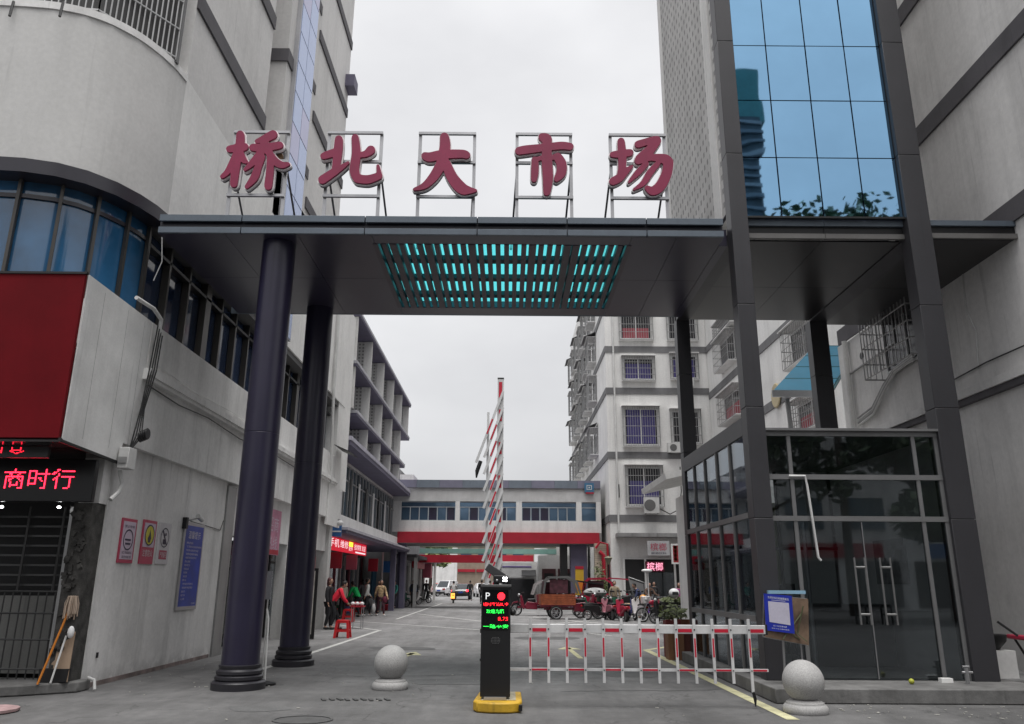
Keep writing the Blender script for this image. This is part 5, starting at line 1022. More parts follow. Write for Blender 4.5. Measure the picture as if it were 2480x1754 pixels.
def person(label, loc, rz, H, top, leg, pose='walk', hair=HAIR, shoe=SHOE, seed=0, coat=0.0, hood=None, face=True):
    """figure faces local +Y; pose: walk / stand / bend / ride"""
    t = thing('person', label, 'person', (0,0,0)); k = H/1.7; r = random.Random(seed)
    st = {'walk':.24,'stand':.05,'bend':.12,'ride':0}[pose]; lean = {'walk':.04,'stand':0,'bend':.62,'ride':.12}[pose]
    hip = Vector((0,-.12 if pose=='bend' else 0,.90 if pose != 'ride' else .82)); up = Vector((0,math.sin(lean),math.cos(lean))); fw = Vector((0,math.cos(lean),-math.sin(lean)))
    waist = hip+up*.16; chest = hip+up*.38; neck = hip+up*.54; hu = (up+Vector((0,.2,.5))).normalized() if pose=='bend' else up; hb = neck+hu*.07; head = neck+hu*.19
    sh = [neck-up*.05+Vector((s*.19,0,0)) for s in (-1,1)]; swing = {'walk':(.18,-.14),'stand':(.04,.02),'bend':(.3,.34),'ride':(.34,.34)}[pose]
    if pose in ('walk','stand'): el = [sh[i]+Vector((.05*(-1,1)[i],swing[i]*.5-.02,-.27)) for i in (0,1)]; wr = [el[i]+Vector((0,swing[i]+.05,-.22)) for i in (0,1)]
    elif pose == 'bend': el = [sh[i]+Vector((.04*(-1,1)[i],.10,-.26)) for i in (0,1)]; wr = [el[i]+Vector((-.04*(-1,1)[i],.16,-.16)) for i in (0,1)]
    else: el = [sh[i]+Vector((.07*(-1,1)[i],.15,-.22)) for i in (0,1)]; wr = [el[i]+Vector((0,.2,-.03)) for i in (0,1)]
    if pose == 'ride': kn = [Vector((s*.17,.42,.72)) for s in (-1,1)]; an = [Vector((s*.17,.38,.30)) for s in (-1,1)]
    else:
        kn = [Vector((-.1,st*.7+.03,.48)),Vector((.1,-st*.35+.05,.48))]; an = [Vector((-.11,st,.08)),Vector((.11,-st,.1))]
    hd = [wr[i]+(wr[i]-el[i]).normalized()*.07 for i in (0,1)]
    hj = [hip+Vector((s*.09,0,-.04)) for s in (-1,1)]; toe = [an[i]+Vector((0,.14,-.045)) for i in (0,1)]
    V = [hip,waist,chest,neck,hb]+sh+el+wr+hd+hj+kn+an+toe; E_ = [(0,1),(1,2),(2,3),(3,4),(3,5),(3,6),(5,7),(6,8),(7,9),(8,10),(9,11),(10,12),(0,13),(0,14),(13,15),(14,16),(15,17),(16,18),(17,19),(18,20)]
    rd = [(.13,.1),(.12,.09),(.14,.1),.055,.05,.055,.055,.042,.042,.028,.028,(.038,.018),(.038,.018),.085,.085,.055,.055,.035,.035,.035,.035]
    tr = Matrix.Translation(loc) @ Matrix.Rotation(rz,4,'Z') @ Matrix.Scale(k,4); X = lambda vs: [tr @ Vector(v) for v in vs]
    vs, fs = skin([tuple(v) for v in V], E_, rd); mb = MB().add(X(vs), fs)
    q = MB(); q.ell((0,0,0),(.075,.095,.115),16,12); q.lathe([(.001,-.01),(.018,0),(.012,.03),(.001,.045)],(0,.09,-.02),6); 
    for s in (-1,1): q.ell((s*.078,-.005,-.01),(.012,.022,.032),6,5)
    rh = Matrix.Rotation(-math.atan2(hu.y,hu.z)*.6,3,'X'); hv = [rh @ Vector(v)+head for v in q.v]; mb.add(X(hv), q.f)
    for i in (0,1):
        d = (hd[i]-wr[i]).normalized(); sd_ = d.cross(Z_).normalized() if abs(d.z) < .95 else X_
        for f in range(4):
            b = hd[i]+d*.01+sd_*(-.024+.016*f); L_ = (.055,.065,.06,.045)[f]; mb.tube(X([b,b+d*L_*.5,b+d*L_*.85+fw*.02]),[.008*k,.0075*k,.005*k],5)
        b = hd[i]-d*.03-sd_*.03; mb.tube(X([b,b+d*.03-sd_*.02,b+d*.055-sd_*.02]),[.009*k,.008*k,.006*k],5)
    body = mb.build('body', SKIN, t); t.location = (0,0,0)
    if face:
        mb = MB()
        for s in (-1,1): mb.add(X([rh @ Vector(v)+head for v in MB().ell((s*.028,.083,.012),(.011,.008,.006),6,4).v]), MB().ell((0,0,0),(1,1,1),6,4).f)
        mb.add(X([rh @ Vector(v)+head for v in MB().box(-.022,.022,.084,.09,-.056,-.05).v]), MB().box(0,1,0,1,0,1).f); mb.build('face', mat('dark_features',(.05,.02,.02),.6), t)
    g_ = .026
    JV = [hip+up*(-.10-coat),waist,chest,neck-up*.02]+sh+el+wr; je = [(0,1),(1,2),(2,3),(3,4),(3,5),(4,6),(5,7),(6,8),(7,9)]
    vs, fs = skin([tuple(v) for v in JV], je, [(.165,.13),(.15,.12),(.175,.13),(.085,.08),.08,.08,.066,.066,.05,.05], 1); MB().add(X(vs), fs).build('jacket', top, t)
    TV = [hip+Vector((0,0,.03))]+hj+kn+[a+Vector((0,0,.02)) for a in an]; vs, fs = skin([tuple(v) for v in TV], [(0,1),(0,2),(1,3),(2,4),(3,5),(4,6)], [(.14,.115),.10,.10,.075,.075,.055,.055], 1); MB().add(X(vs), fs).build('trousers', leg, t)
    mb = MB()
    for i in (0,1): q = MB().ell((0,0,0),(.048,.13,.045),10,6); mb.add(X([Vector(v)+an[i]+Vector((0,.06,-.04 if i==0 or pose=='stand' else -.05)) for v in q.v]), q.f)
    mb.build('shoes', shoe, t)
    q = MB().ell((0,-.018,.022),(.088,.1,.112),14,10); mb = MB(); hv = []
    for v in q.v:
        v = Vector(v)
        if v.y > .045 and v.z < .06: v.y = .045
        hv.append(rh @ v+head)
    mb.add(X(hv), q.f)
    if hood == 'long': q = MB().ell((0,-.07,-.07),(.075,.05,.13),10,8); mb.add(X([rh @ Vector(v)+head for v in q.v]), q.f)
    mb.build('hair', hair, t)
    t.location = (0,0,0)
    # put the empty at the feet
    p = Vector(loc)
    for c in t.children: c.data.transform(Matrix.Translation(-p))
    t.location = p; return t
def cloth(name, c, **k): return mat(name, c, .85, var=k.pop('var',.12), scale=k.pop('scale',4), bump=.3, bscale=25)
BLKC = cloth('black_cloth',(.015,.015,.018)); DKG = cloth('dark_trousers',(.025,.025,.03))
person('person in long black coat with maroon hair standing by the white pillar',(-6.12,28.0,0),R(-100),1.66,BLKC,BLKC,'stand',hair=mat('maroon_hair',(.08,.02,.025),.6),coat=.35,hood='long')
person('person in bright red jacket bending over goods beside the red stool',(-5.95,28.2,0),R(-75),1.68,cloth('red_jacket',(.72,.02,.05)),BLKC,'bend')
person('person in bright green jacket and black trousers leaning toward shop goods',(-7.0,37.8,0),R(60),1.66,cloth('green_jacket',(.01,.48,.12)),BLKC,'bend')
person('person in grey white hooded top walking in front of the shop',(-6.75,39.0,0),R(-60),1.68,cloth('grey_hoodie',(.6,.62,.6)),BLKC,'walk',shoe=WHITE)
person('person in dusty pink jacket half hidden between walkers',(-6.75,42.8,0),R(160),1.6,cloth('dusty_pink',(.28,.18,.22)),DKG,'walk',hood='long')
person('person in tan spotted coat carrying a maroon bag',(-6.1,39.2,0),R(-150),1.62,cloth('tan_spotted',(.42,.3,.17),var=.7,scale=9),cloth('maroon_trousers',(.05,.015,.025)),'walk',coat=.12,shoe=WHITE,hood='long')
person('person in black vest over white sleeves standing with hat beyond the arcade column',(-6.15,53.6,0),R(170),1.68,cloth('vest_dark_grey',(.05,.05,.055)),cloth('grey_trousers',(.12,.12,.12)),'stand',hair=mat('tan_hat',(.3,.15,.05),.8))
person('person in black walking far along the left arcade',(-7.0,70,0),R(200),1.68,BLKC,DKG,'walk')
person('person in dark clothes walking beside the dark car',(-3.3,72,0),R(10),1.66,BLKC,DKG,'walk')
person('person in black coat walking away just left of the payment machine',(-1.95,61.5,0),R(-8),1.7,BLKC,DKG,'walk')
person('person in dark jacket beside the one in black coat near the raised boom',(-1.35,63.2,0),R(15),1.66,cloth('charcoal_jacket',(.03,.03,.035)),DKG,'walk')
person('person in violet magenta coat standing among the scooters',(7.75,36.5,0),R(150),1.58,cloth('magenta_coat',(.36,.05,.25),var=.4),DKG,'stand',hood='long')
person('person in maroon patterned jacket behind the row of scooters',(8.6,38.4,0),R(185),1.62,cloth('maroon_jacket',(.16,.04,.07),var=.4),DKG,'stand',hood='long')
person('person in dark coat by the doorway under the pink lit sign',(8.3,45.8,0),R(180),1.62,BLKC,DKG,'stand')
for lab,(x,y,z),rr,m_,nm,ct in (('maroon shopping bag beside the tan spotted coat',(-5.86,39.1,.75),(.12,.06,.16),cloth('maroon_bag',(.16,.03,.06)),'shopping_bag','bag'),('white carrier bag beside the walking people',(-6.4,39.1,.35),(.1,.08,.22),WHITE,'carrier_bag','bag')):
    tag(MB().ell((x,y,z),rr,10,7).tube([(x-.05,y,z+rr[2]*.8),(x,y,z+rr[2]+.18),(x+.05,y,z+rr[2]*.8)],.012,5).build(nm,m_),lab,ct)
# plastic stools
def stool(loc, label):
    t = thing('plastic_stool', label, 'stool', loc, 0, 'red plastic stools'); x,y,_ = loc; RP = mat('red_stool_plastic',(.55,.015,.02),.4)
    MB().prism([(x-.17,y-.15),(x+.17,y-.15),(x+.17,y+.15),(x-.17,y+.15)],.47,.5).build('seat',RP,t,bevel=.01)
    for sx in (-1,1):
        for sy in (-1,1): MB().slab((x+sx*.20-.035,y+sy*.18-.03,0),(x+sx*.20+.035,y+sy*.18-.03,0),(x+sx*.15+.035,y+sy*.13-.03,.47),(x+sx*.15-.035,y+sy*.13-.03,.47),-.05).build('leg',RP,t)
    MB().box(x-.19,x+.19,y-.18,y-.16,.17,.24).box(x-.19,x+.19,y+.16,y+.18,.17,.24).box(x-.19,x-.17,y-.16,y+.16,.17,.24).box(x+.17,x+.19,y-.16,y+.16,.17,.24).build('brace_band',RP,t)
    for s_ in (-1,1): MB().box(x-.16,x+.16,y+s_*.157-.008,y+s_*.157+.008,.42,.47).build('apron',RP,t)
stool((-4.82,24.15,0),'bright red plastic stool on the asphalt in front of the bending person')
vt2 = thing('vendor_table','small vending table with red cloth and white goods','table',(-4.9,28.6,0)); MB().box(-5.5,-5.05,28.6,29.1,.72,.76).build('table_top',REDB,vt2)
for p in ((-5.45,28.65),(-5.1,28.65),(-5.45,29.05),(-5.1,29.05)): MB().tube([(p[0],p[1],0),(p[0],p[1],.72)],.015,5).build('leg',STEEL,vt2)
for k in range(5): tag(MB().ell((-5.44+.08*k,28.75+.1*(k%2),.83),(.08,.09,.07),8,6).build('food_bag',(WHITE,REDB)[k%2]),('leftmost','second','third','fourth','rightmost')[k]+' small bag of goods on the vending table','bag','bags on the vending table')
for k in range(6): tag(MB().box(-8.6+.05*k,-8.15,38.4+1.5*k,39.3+1.5*k,0,.35+.1*(k%2)).build('goods_crate',(REDB,mat('crate_green',(.03,.15,.08),.6),mat('crate_blue',(.03,.06,.2),.6))[k%3]),('nearest','second','third','fourth','fifth','farthest')[k]+' goods crate along the red sign shop front','crate','crates at the shop front')
tag(MB().box(-7.4,-6.8,46.5,47.8,0,.3).build('red_box',REDB),'low red box at the foot of the arcade column','box')

# ================================================================== TWO- AND THREE-WHEELERS (local: front = +X)
def ring_wheel(par, x, y, r, w=.05, m=RUB, spokes=8, rimm=STEEL, hub=True):
    mb = MB(); mb.lathe([(r-.055,-w*.8),(r-.02,-w),(r,-w*.5),(r,w*.5),(r-.02,w),(r-.055,w*.8)],(x,y,r),22,'y')
    # open the centre by building a torus-like ring instead of a disc
    mb = MB(); N = 24; P = []; prof = [(r-.06,-w*.7),(r-.02,-w),(r,-w*.4),(r,w*.4),(r-.02,w),(r-.06,w*.7)]
    for k in range(N):
        a = 2*math.pi*k/N
        for (q, d) in prof: P.append((x+q*math.cos(a),y+d,r+q*math.sin(a)))
    n_ = len(prof); mb.add(P,[(k*n_+i,k*n_+(i+1)%n_,((k+1)%N)*n_+(i+1)%n_,((k+1)%N)*n_+i) for k in range(N) for i in range(n_)])
    o = mb.build('wheel',m); o.parent = par
    mb = MB(); N = 24; P = []; prof = [(r-.085,-w*.5),(r-.06,-w*.6),(r-.06,w*.6),(r-.085,w*.5)]
    for k in range(N):
        a = 2*math.pi*k/N
        for (q, d) in prof: P.append((x+q*math.cos(a),y+d,r+q*math.sin(a)))
    mb.add(P,[(k*4+i,k*4+(i+1)%4,((k+1)%N)*4+(i+1)%4,((k+1)%N)*4+i) for k in range(N) for i in range(4)])
    for k in range(spokes): a = 2*math.pi*k/spokes; mb.tube([(x,y,r),(x+(r-.07)*math.cos(a),y,r+(r-.07)*math.sin(a))],.012,4)
    mb.lathe([(.001,-w),(.05,-w),(.05,w),(.001,w)],(x,y,r),10,'y'); q = mb.build('rim',rimm); q.parent = o
    return o
def P_(mb, name, m, par, bevel=0): o = mb.build(name, m, bevel=bevel); o.parent = par; return o
def scooter(label, body, seat=BLACK, rimm=STEEL, box=None, shield=None, basket=False, group='scooters parked beside the shops', kind='scooter'):
    t = thing('parked_scooter', label, kind, (0,0,0), 0, group)
    ring_wheel(t,.62,0,.24,.045,rimm=rimm,spokes=5); ring_wheel(t,-.6,0,.24,.05,rimm=rimm,spokes=5)
    P_(MB().prism([(-.85,.52),(-.8,.66),(-.35,.66),(-.05,.6),(.02,.34),(.36,.32),(.46,.42),(.42,.3),(.3,.2),(-.1,.2),(-.25,.34),(-.5,.4)],-.14,.14,'y'),'body',body,t,.03)
    P_(MB().prism([(.36,.28),(.52,.9),(.60,.88),(.62,.55),(.50,.3)],-.17,.17,'y'),'front_shield',shield or body,t,.03)
    P_(MB().prism([(.42,.50),(.88,.48),(.80,.56),(.62,.6)],-.07,.07,'y'),'front_mudguard',body,t,.02)
    P_(MB().prism([(-.82,.66),(-.84,.72),(-.4,.74),(-.08,.70),(-.08,.64)],-.13,.13,'y'),'seat',seat,t,.025)
    P_(MB().tube([(.62,.0,.24),(.5,0,.9),(.46,0,1.0)],.025,6).tube([(.38,-.33,1.02),(.47,-.12,.98),(.47,.12,.98),(.38,.33,1.02)],.018,6),'handlebar',BLACK,t)
    P_(MB().ell((.56,0,.93),(.07,.1,.07),10,7),'headlight',mat('lamp_glass',(.5,.5,.5),.1),t)
    P_(MB().ell((-.87,0,.6),(.03,.09,.04),8,6),'tail_light',mat('tail_red',(.35,.01,.01),.3),t)
    for s in (-1,1): P_(MB().tube([(.44,s*.2,1.0),(.42,s*.27,1.2)],.007,4).ell((.42,s*.3,1.23),(.015,.06,.04),8,5),'mirror',BLACK,t)
    P_(MB().tube([(-.1,.1,.22),(-.16,.26,.01)],.012,4),'kick_stand',STEEL,t)
    if box: P_(MB().obox((-.82,0,.9),(.34,.36,.3)),'top_box',box,t,.03)
    if basket:
        mb = MB(); 
        for k in range(7): mb.tube([(.62+.26*0,-.17+.057*k,.72),(.62,-.17+.057*k,.95)],.006,3).tube([(.9,-.15+.05*k,.72),(.94,-.17+.057*k,.95)],.006,3)
        for z in (.72,.84,.95): mb.tube([(.62,-.17,z),(.92,-.17,z),(.92,.17,z),(.62,.17,z),(.62,-.17,z)],.008,3)
        P_(mb,'basket',STEEL,t)
    return t
def place(t, x, y, rz, s=1.0): t.location = (x,y,0); t.rotation_euler = (0,0,rz); t.scale = (s,s,s); return t
MAR = mat('maroon_enamel',(.18,.01,.03),.3,coat=.3); CRIM = mat('crimson_enamel',(.38,.015,.05),.3,coat=.3); GRN = mat('deep_green_enamel',(.01,.13,.08),.35,coat=.3); NAVY = mat('navy_enamel',(.02,.03,.16),.3,coat=.3); PUR2 = mat('violet_enamel',(.16,.06,.35),.3,coat=.3); WEN = mat('white_enamel',(.6,.58,.58),.3,coat=.3); TAN = mat('tan_vinyl',(.35,.24,.15),.6)
place(scooter('red and dark scooter seen from behind with rear wheel toward the boom',CRIM),5.0,35.3,R(95))
place(scooter('navy blue scooter beside the red backed one',NAVY,TAN,shield=NAVY),5.35,36.2,R(80))
place(scooter('pale pink and white scooter with windscreen beside the violet one',WEN,BLACK,box=WEN),5.75,35.4,R(100))
place(scooter('violet scooter nearest the white spoked motorcycle',PUR2,BLACK),6.15,36.4,R(75))
place(scooter('black scooter with silver basket behind the dark planter',BLACK,BLACK,basket=True),7.4,35.2,R(30))
place(scooter('silver scooter under the tall white mirror by the doorway',STEEL,BLACK),6.6,38.5,R(110))
place(scooter('dark green scooter parked against the arcade column left',GRN,BLACK,box=None),-7.2,53.2,R(20))
place(scooter('grey scooter behind the dark green arcade scooter',WEN,BLACK),-6.9,58.5,R(35)); place(scooter('black scooter furthest along the arcade kerb',BLACK,BLACK),-6.6,62.5,R(30))
place(scooter('silver grey scooter in front of the blue cloth panel',STEEL,BLACK),-8.0,48.5,R(15))
place(scooter('tan seated scooter parked behind the violet scooter',MAR,TAN),6.0,38.8,R(60)); place(scooter('black scooter beside the magenta coated person',BLACK,BLACK,box=BLACK),8.3,36.0,R(120))
# motorcycle with white spoked wheel
mc = thing('motorcycle','black motorcycle with bright white cast front wheel facing left','motorcycle',(0,0,0))
ring_wheel(mc,.68,0,.30,.05,rimm=WHITE,spokes=5); ring_wheel(mc,-.62,0,.30,.06,rimm=WHITE,spokes=5)
P_(MB().prism([(-.1,.75),(.0,.88),(.3,.9),(.42,.78),(.2,.68)],-.14,.14,'y'),'fuel_tank',CRIM,mc,.04); P_(MB().prism([(-.85,.78),(-.8,.84),(-.1,.8),(-.1,.72)],-.13,.13,'y'),'seat',BLACK,mc,.03); P_(MB().box(-.2,.25,-.15,.15,.3,.62),'engine',mat('engine_grey',(.12,.12,.12),.4,.6),mc,.03)
P_(MB().tube([(.68,-.09,.3),(.42,-.09,.98)],.025,6).tube([(.68,.09,.3),(.42,.09,.98)],.025,6).tube([(.3,-.36,1.08),(.42,-.1,1.0),(.42,.1,1.0),(.3,.36,1.08)],.018,6),'fork',STEEL,mc); P_(MB().tube([(.42,0,.9),(-.1,0,.78),(-.62,0,.34),(-.2,0,.3),(.25,0,.35),(.42,0,.9)],.025,6),'frame',BLACK,mc)
P_(MB().ell((.5,0,.92),(.09,.09,.09),10,8),'headlight',mat('lamp_glass',()),mc); P_(MB().tube([(.1,.17,.3),(-.8,.18,.36)],[.03,.045],8),'exhaust',STEEL,mc); place(mc,6.35,34.6,R(195))
hm = thing('helmet','round white helmet resting above the dark planter','helmet',(6.85,33.3,1.0)); MB().ell((6.85,33.3,1.2),(.22,.22,.19),16,10).build('shell',WHITE,hm); MB().slab((6.72,33.07,1.13),(6.98,33.07,1.13),(6.96,33.09,1.25),(6.74,33.09,1.25),.02).build('visor',BLACK,hm)
tag(MB().ell((5.95,35.6,.95),(.16,.16,.16),14,9).build('helmet',mat('amber_helmet',(.6,.25,.02),.3,coat=.4)),'bright amber round helmet hung on a scooter','helmet')
def trike(label, bodyc, cargoc, canopy=None, cab=None, group='cargo tricycles by the apartments', slats=True):
    t = thing('cargo_tricycle', label, 'tricycle', (0,0,0), 0, group)
    ring_wheel(t,1.05,0,.29,.045,spokes=8)
    for s in (-1,1): ring_wheel(t,-.75,s*.48,.27,.06,spokes=6)
    P_(MB().box(-1.35,.02,-.5,.5,.5,.56).box(-1.2,1.0,-.06,.06,.36,.46),'chassis',bodyc,t)
    mb = MB()
    for s in (-1,1):
        if slats:
            for k in range(5): P_(MB().box(-1.35,.02,s*.52-.015,s*.52+.015,.57+.085*k,.57+.085*k+.07),'side_board',cargoc,t)
        else: P_(MB().box(-1.35,.02,s*.52-.015,s*.52+.015,.57,.98),'side_board',cargoc,t)
    P_(MB().box(-1.38,-1.35,-.52,.52,.57,.98),'end_board',cargoc,t); P_(MB().box(.02,.05,-.52,.52,.57,1.02),'end_board',cargoc,t)
    P_(MB().prism([(.1,.62),(.12,.82),(.5,.8),(.5,.7)],-.2,.2,'y'),'seat',BLACK,t,.03); P_(MB().prism([(.02,.3),(.02,.62),(.5,.68),(.62,.5),(.6,.32)],-.22,.22,'y'),'battery_box',bodyc,t,.02)
    P_(MB().prism([(.62,.36),(.80,1.0),(.88,.98),(.86,.5),(.72,.3)],-.25,.25,'y'),'front_shield',bodyc,t,.03); P_(MB().prism([(.74,.5),(.98,.63),(1.2,.6),(1.34,.44),(1.3,.5),(1.2,.66),(.98,.7),(.76,.6)],-.07,.07,'y'),'front_mudguard',bodyc,t)
    P_(MB().tube([(1.05,-.07,.29),(.84,-.07,1.05)],.022,6).tube([(1.05,.07,.29),(.84,.07,1.05)],.022,6).tube([(.68,-.36,1.12),(.8,-.1,1.08),(.8,.1,1.08),(.68,.36,1.12)],.018,6),'handlebar',BLACK,t); P_(MB().ell((.92,0,.98),(.08,.09,.08),10,7),'headlight',STEEL,t)
    if canopy:
        P_(MB().prism([(-.1,1.62),(.0,1.72),(.9,1.66),(1.3,1.5),(1.28,1.46),(.9,1.6),(.0,1.66)],-.5,.5,'y'),'canopy',canopy,t)
        P_(MB().tube([(.0,-.42,.6),(-.05,-.45,1.66)],.02,5).tube([(.0,.42,.6),(-.05,.45,1.66)],.02,5).tube([(.86,-.24,.95),(1.15,-.4,1.53)],.02,5).tube([(.86,.24,.95),(1.15,.4,1.53)],.02,5),'canopy_frame',BLACK,t)
    if cab:
        P_(MB().prism([(-1.3,1.0),(-1.22,1.5),(-1.0,1.68),(-.2,1.7),(.15,1.5),(.3,1.0),(.22,1.0),(.06,1.45),(-.22,1.62),(-.98,1.60),(-1.15,1.46),(-1.22,1.0)],-.5,-.46,'y'),'hoop',cab,t); P_(MB().prism([(-1.3,1.0),(-1.22,1.5),(-1.0,1.68),(-.2,1.7),(.15,1.5),(.3,1.0),(.22,1.0),(.06,1.45),(-.22,1.62),(-.98,1.60),(-1.15,1.46),(-1.22,1.0)],.46,.5,'y'),'hoop',cab,t)
        P_(MB().slab((-1.0,-.45,1.66),(-.2,-.46,1.68),(-.2,.46,1.68),(-1.0,.46,1.66),.03),'roof_panel',cab,t); P_(MB().box(-1.22,-1.2,-.45,.45,1.0,1.5).slab((-1.0,-.44,1.02),(-.25,-.44,1.02),(-.25,-.44,1.56),(-1.0,-.44,1.56),.01),'tarp_side',mat('tarp_maroon',(.07,.02,.03),.8,var=.5,scale=6),t)
    return t
place(trike('red cargo tricycle with orange brown slatted box and dark hoop cab facing right',MAR,mat('rusty_orange_boards',(.28,.07,.025),.6,var=.35,scale=6),None,mat('hoop_dark_grey',(.12,.12,.12),.4)),2.98,37.0,R(3),1.1)
place(trike('maroon cargo tricycle mostly hidden behind the orange slatted one',MAR,MAR,None,mat('hoop_pale_grey',(.35,.33,.33),.4),slats=False),1.5,40.5,R(183),1.0)
place(trike('dark green cargo tricycle with grey tarpaulin between red ones',GRN,mat('green_boards',(.03,.14,.08),.6),None,None,slats=False),4.35,38.0,R(190),.95)
place(trike('crimson passenger tricycle with curved pink red roof frame',CRIM,CRIM,CRIM,CRIM),5.3,42.0,R(-10),1.08)
tag(MB().ell((4.1,37.9,1.15),(.55,.4,.22),12,8).build('tarpaulin',mat('grey_tarpaulin',(.3,.3,.3),.7,var=.3,scale=5,bump=1,bscale=6)),'crumpled grey tarpaulin piled on the green tricycle','tarpaulin')
tag(MB().prism([(2.9,1.72),(3.0,1.78),(4.9,1.55),(4.9,1.48)],41.5,42.6,'y').build('rain_canopy',BLACK),'black tilted rain canopy above a tricycle near the bridge column','canopy')
cart = thing('yellow_arch_toy','small yellow and orange play panel between the tricycles','toy panel',(3.9,44,0)); MB().box(3.7,4.15,43.9,44,.9,2.3).build('panel',mat('toy_yellow',(.55,.35,.03),.5),cart); MB().box(3.75,4.1,43.88,43.9,1.2,1.7).build('orange_part',mat('toy_orange',(.6,.18,.02),.5),cart); MB().box(3.7,4.15,43.88,43.9,2.3,2.45).build('red_part',REDB,cart)
rid = scooter('scooter ridden away down the middle of the street',BLACK,BLACK,group='scooters in the street'); place(rid,-4.2,63.5,R(92)); 
tag(MB().box(-4.35,-4.05,62.62,62.66,.35,.75).build('orange_plate',emat('orange_light',(1,.35,.05),1.0)),'glowing orange lamp plate at the rear of the ridden scooter','lamp')
person('person in white top riding a scooter away down the street',(-4.2,63.3,0),R(0),1.7,cloth('white_top',(.5,.5,.5)),DKG,'ride')
# ---------------- cars
def car(label, x, y, rz, c, lights=False, suv=False):
    t = thing('car', label, 'car', (0,0,0), 0, 'cars at the far end of the street'); h = 1.0 if not suv else 1.2
    prof = [(-2.2,.35),(-2.25,.75),(-2.1,.95),(-1.6,1.0),(-1.1,1.42*h),(.3,1.46*h),(1.0,1.0),(1.9,.88),(2.2,.7),(2.22,.35)]
    mb = MB(); n_ = len(prof); vs = []
    for s, sc_ in ((-1,.0),(-1,1),(1,1),(1,.0)):
        for (a, b) in prof: w = .88 if b < 1.02 else .68; vs.append((a, s*w, b))
    vs = vs[:n_]+vs[3*n_:]; mb.add(vs,[tuple(range(n_)),tuple(range(n_,2*n_))[::-1]]+[(i,(i+1)%n_,n_+(i+1)%n_,n_+i) for i in range(n_)]); P_(mb,'body',c,t,.05)
    gl = mat('car_glass',(.02,.025,.03),.08,0,1.0)
    P_(MB().add([(-1.63,-.7,1.03),(-1.63,.7,1.03),(-1.14,.6,1.38*h),(-1.14,-.6,1.38*h)],[(0,1,2,3)]),'rear_window',gl,t); P_(MB().add([(.98,-.7,1.03),(.98,.7,1.03),(.36,.6,1.42*h),(.36,-.6,1.42*h)],[(0,1,2,3)]),'windscreen',gl,t)
    for s in (-1,1): P_(MB().add([(-1.4,s*.81,1.05),(.8,s*.81,1.05),(.3,s*.70,1.38*h),(-1.0,s*.70,1.38*h)],[(0,1,2,3)]),'side_window',gl,t)
    for a in (-1.35,1.35):
        for s in (-1,1): ring_wheel(t,a,s*.8,.32,.1,spokes=5)
    tl_ = emat('tail_lit',(1,.02,.04),3.0) if lights else mat('tail_red',())
    for s in (-1,1): P_(MB().obox((-2.24,s*.68,.8),(.06,.34,.16)),'tail_light',tl_,t); P_(MB().obox((2.15,s*.66,.72),(.1,.3,.14)),'headlight',mat('lamp_glass',()),t)
    P_(MB().obox((-2.27,0,.66),(.02,.44,.14)),'number_plate',mat('plate_blue',(.02,.06,.3),.4),t); P_(MB().obox((-2.24,0,.42),(.08,1.6,.2)),'bumper',BLACK,t)
    t.location = (x,y,0); t.rotation_euler = (0,0,rz); return t
car('dark sedan with glowing red tail lights driving away',-4.3,77,R(90),mat('car_dark',(.04,.045,.045),.25,coat=.5),True)
car('white suv parked beyond the dark sedan on its left',-6.5,92,R(60),mat('car_white',(.55,.54,.55),.25,coat=.5),suv=True)
car('white car facing the bridge near the two dark walkers',-2.7,90,R(-80),mat('car_white',()))
car('maroon red car far behind the white suv',-8.3,99,R(100),mat('car_maroon',(.3,.05,.05),.3,coat=.4)); car('silver white car at the far left of the street end',-7.2,106,R(30),mat('car_silver',(.4,.4,.41),.3,.3,coat=.4))
# ---------------- plants, planters, lamp
def planter(label, x, y, r, h, m, lab_cat='planter', plant=True, seed=3, ph=.6):
    t = thing('potted_plant', label, 'plant', (x,y,0)); MB().lathe([(r*.7,0),(r,h*.9),(r*1.08,h),(r*.95,h),(.001,h*.9)],(x,y,0),22).build('pot',m,t)
    leaves('foliage',[((x,y,h+ph*.4),(r*1.1,r*1.1,ph*.6))],420,.09,mat('olive_leaf',(.07,.09,.025),.6,var=.5,scale=6),t,seed); return t
planter('big round black planter with olive foliage in front of the shop glass',7.2,33.6,.85,.85,BLACK,seed=5,ph=.22)
planter('tall green potted shrub beside the small street lamp',5.3,46.5,.35,.5,mat('pot_tan',(.25,.17,.1),.8),seed=6,ph=2.4)
sl = thing('garden_lamp','short dark garden lamp post with conical head near the tiled pillar','lamp',(5.85,46.6,0)); MB().tube([(5.85,46.6,0),(5.85,46.6,2.6)],.05,8).build('pole',BLACK,sl); MB().lathe([(.06,2.6),(.22,2.95),(.26,2.98),(.001,3.1)],(5.85,46.6,0),14).build('lamp_head',mat('lamp_olive',(.2,.2,.14),.5),sl)
tpot = thing('green_pillar_plant','climbing greenery at the foot of the tiled pillar','plant',(5.6,48.2,0)); leaves('foliage',[((5.6,48.1,1.0),(.5,.25,.9))],500,.12,mat('olive_leaf',()),tpot,9)
for k,(x,y,hh,c) in enumerate(((3.66,18.0,.72,(.26,.13,.07)),(3.74,18.6,.8,(.16,.03,.03)),(4.02,18.9,.8,(.22,.09,.05)),(4.02,18.1,.72,(.15,.05,.04)))):
    t = thing('wooden_box','%s stacked wooden planter box at the rear corner of the glass shop'%('tan brown','maroon','rusty orange','short dark red')[k],'box',(x,y,0)); q = mat('box_wood_%d'%k,c,.8,streak=.3)
    for j in range(3): MB().box(x-.17+.115*j,x-.06+.115*j,y-.17,y-.15,0,hh).build('plank',q,t)
    MB().box(x-.17,x+.17,y-.148,y+.17,0,hh-.02).build('case',q,t)
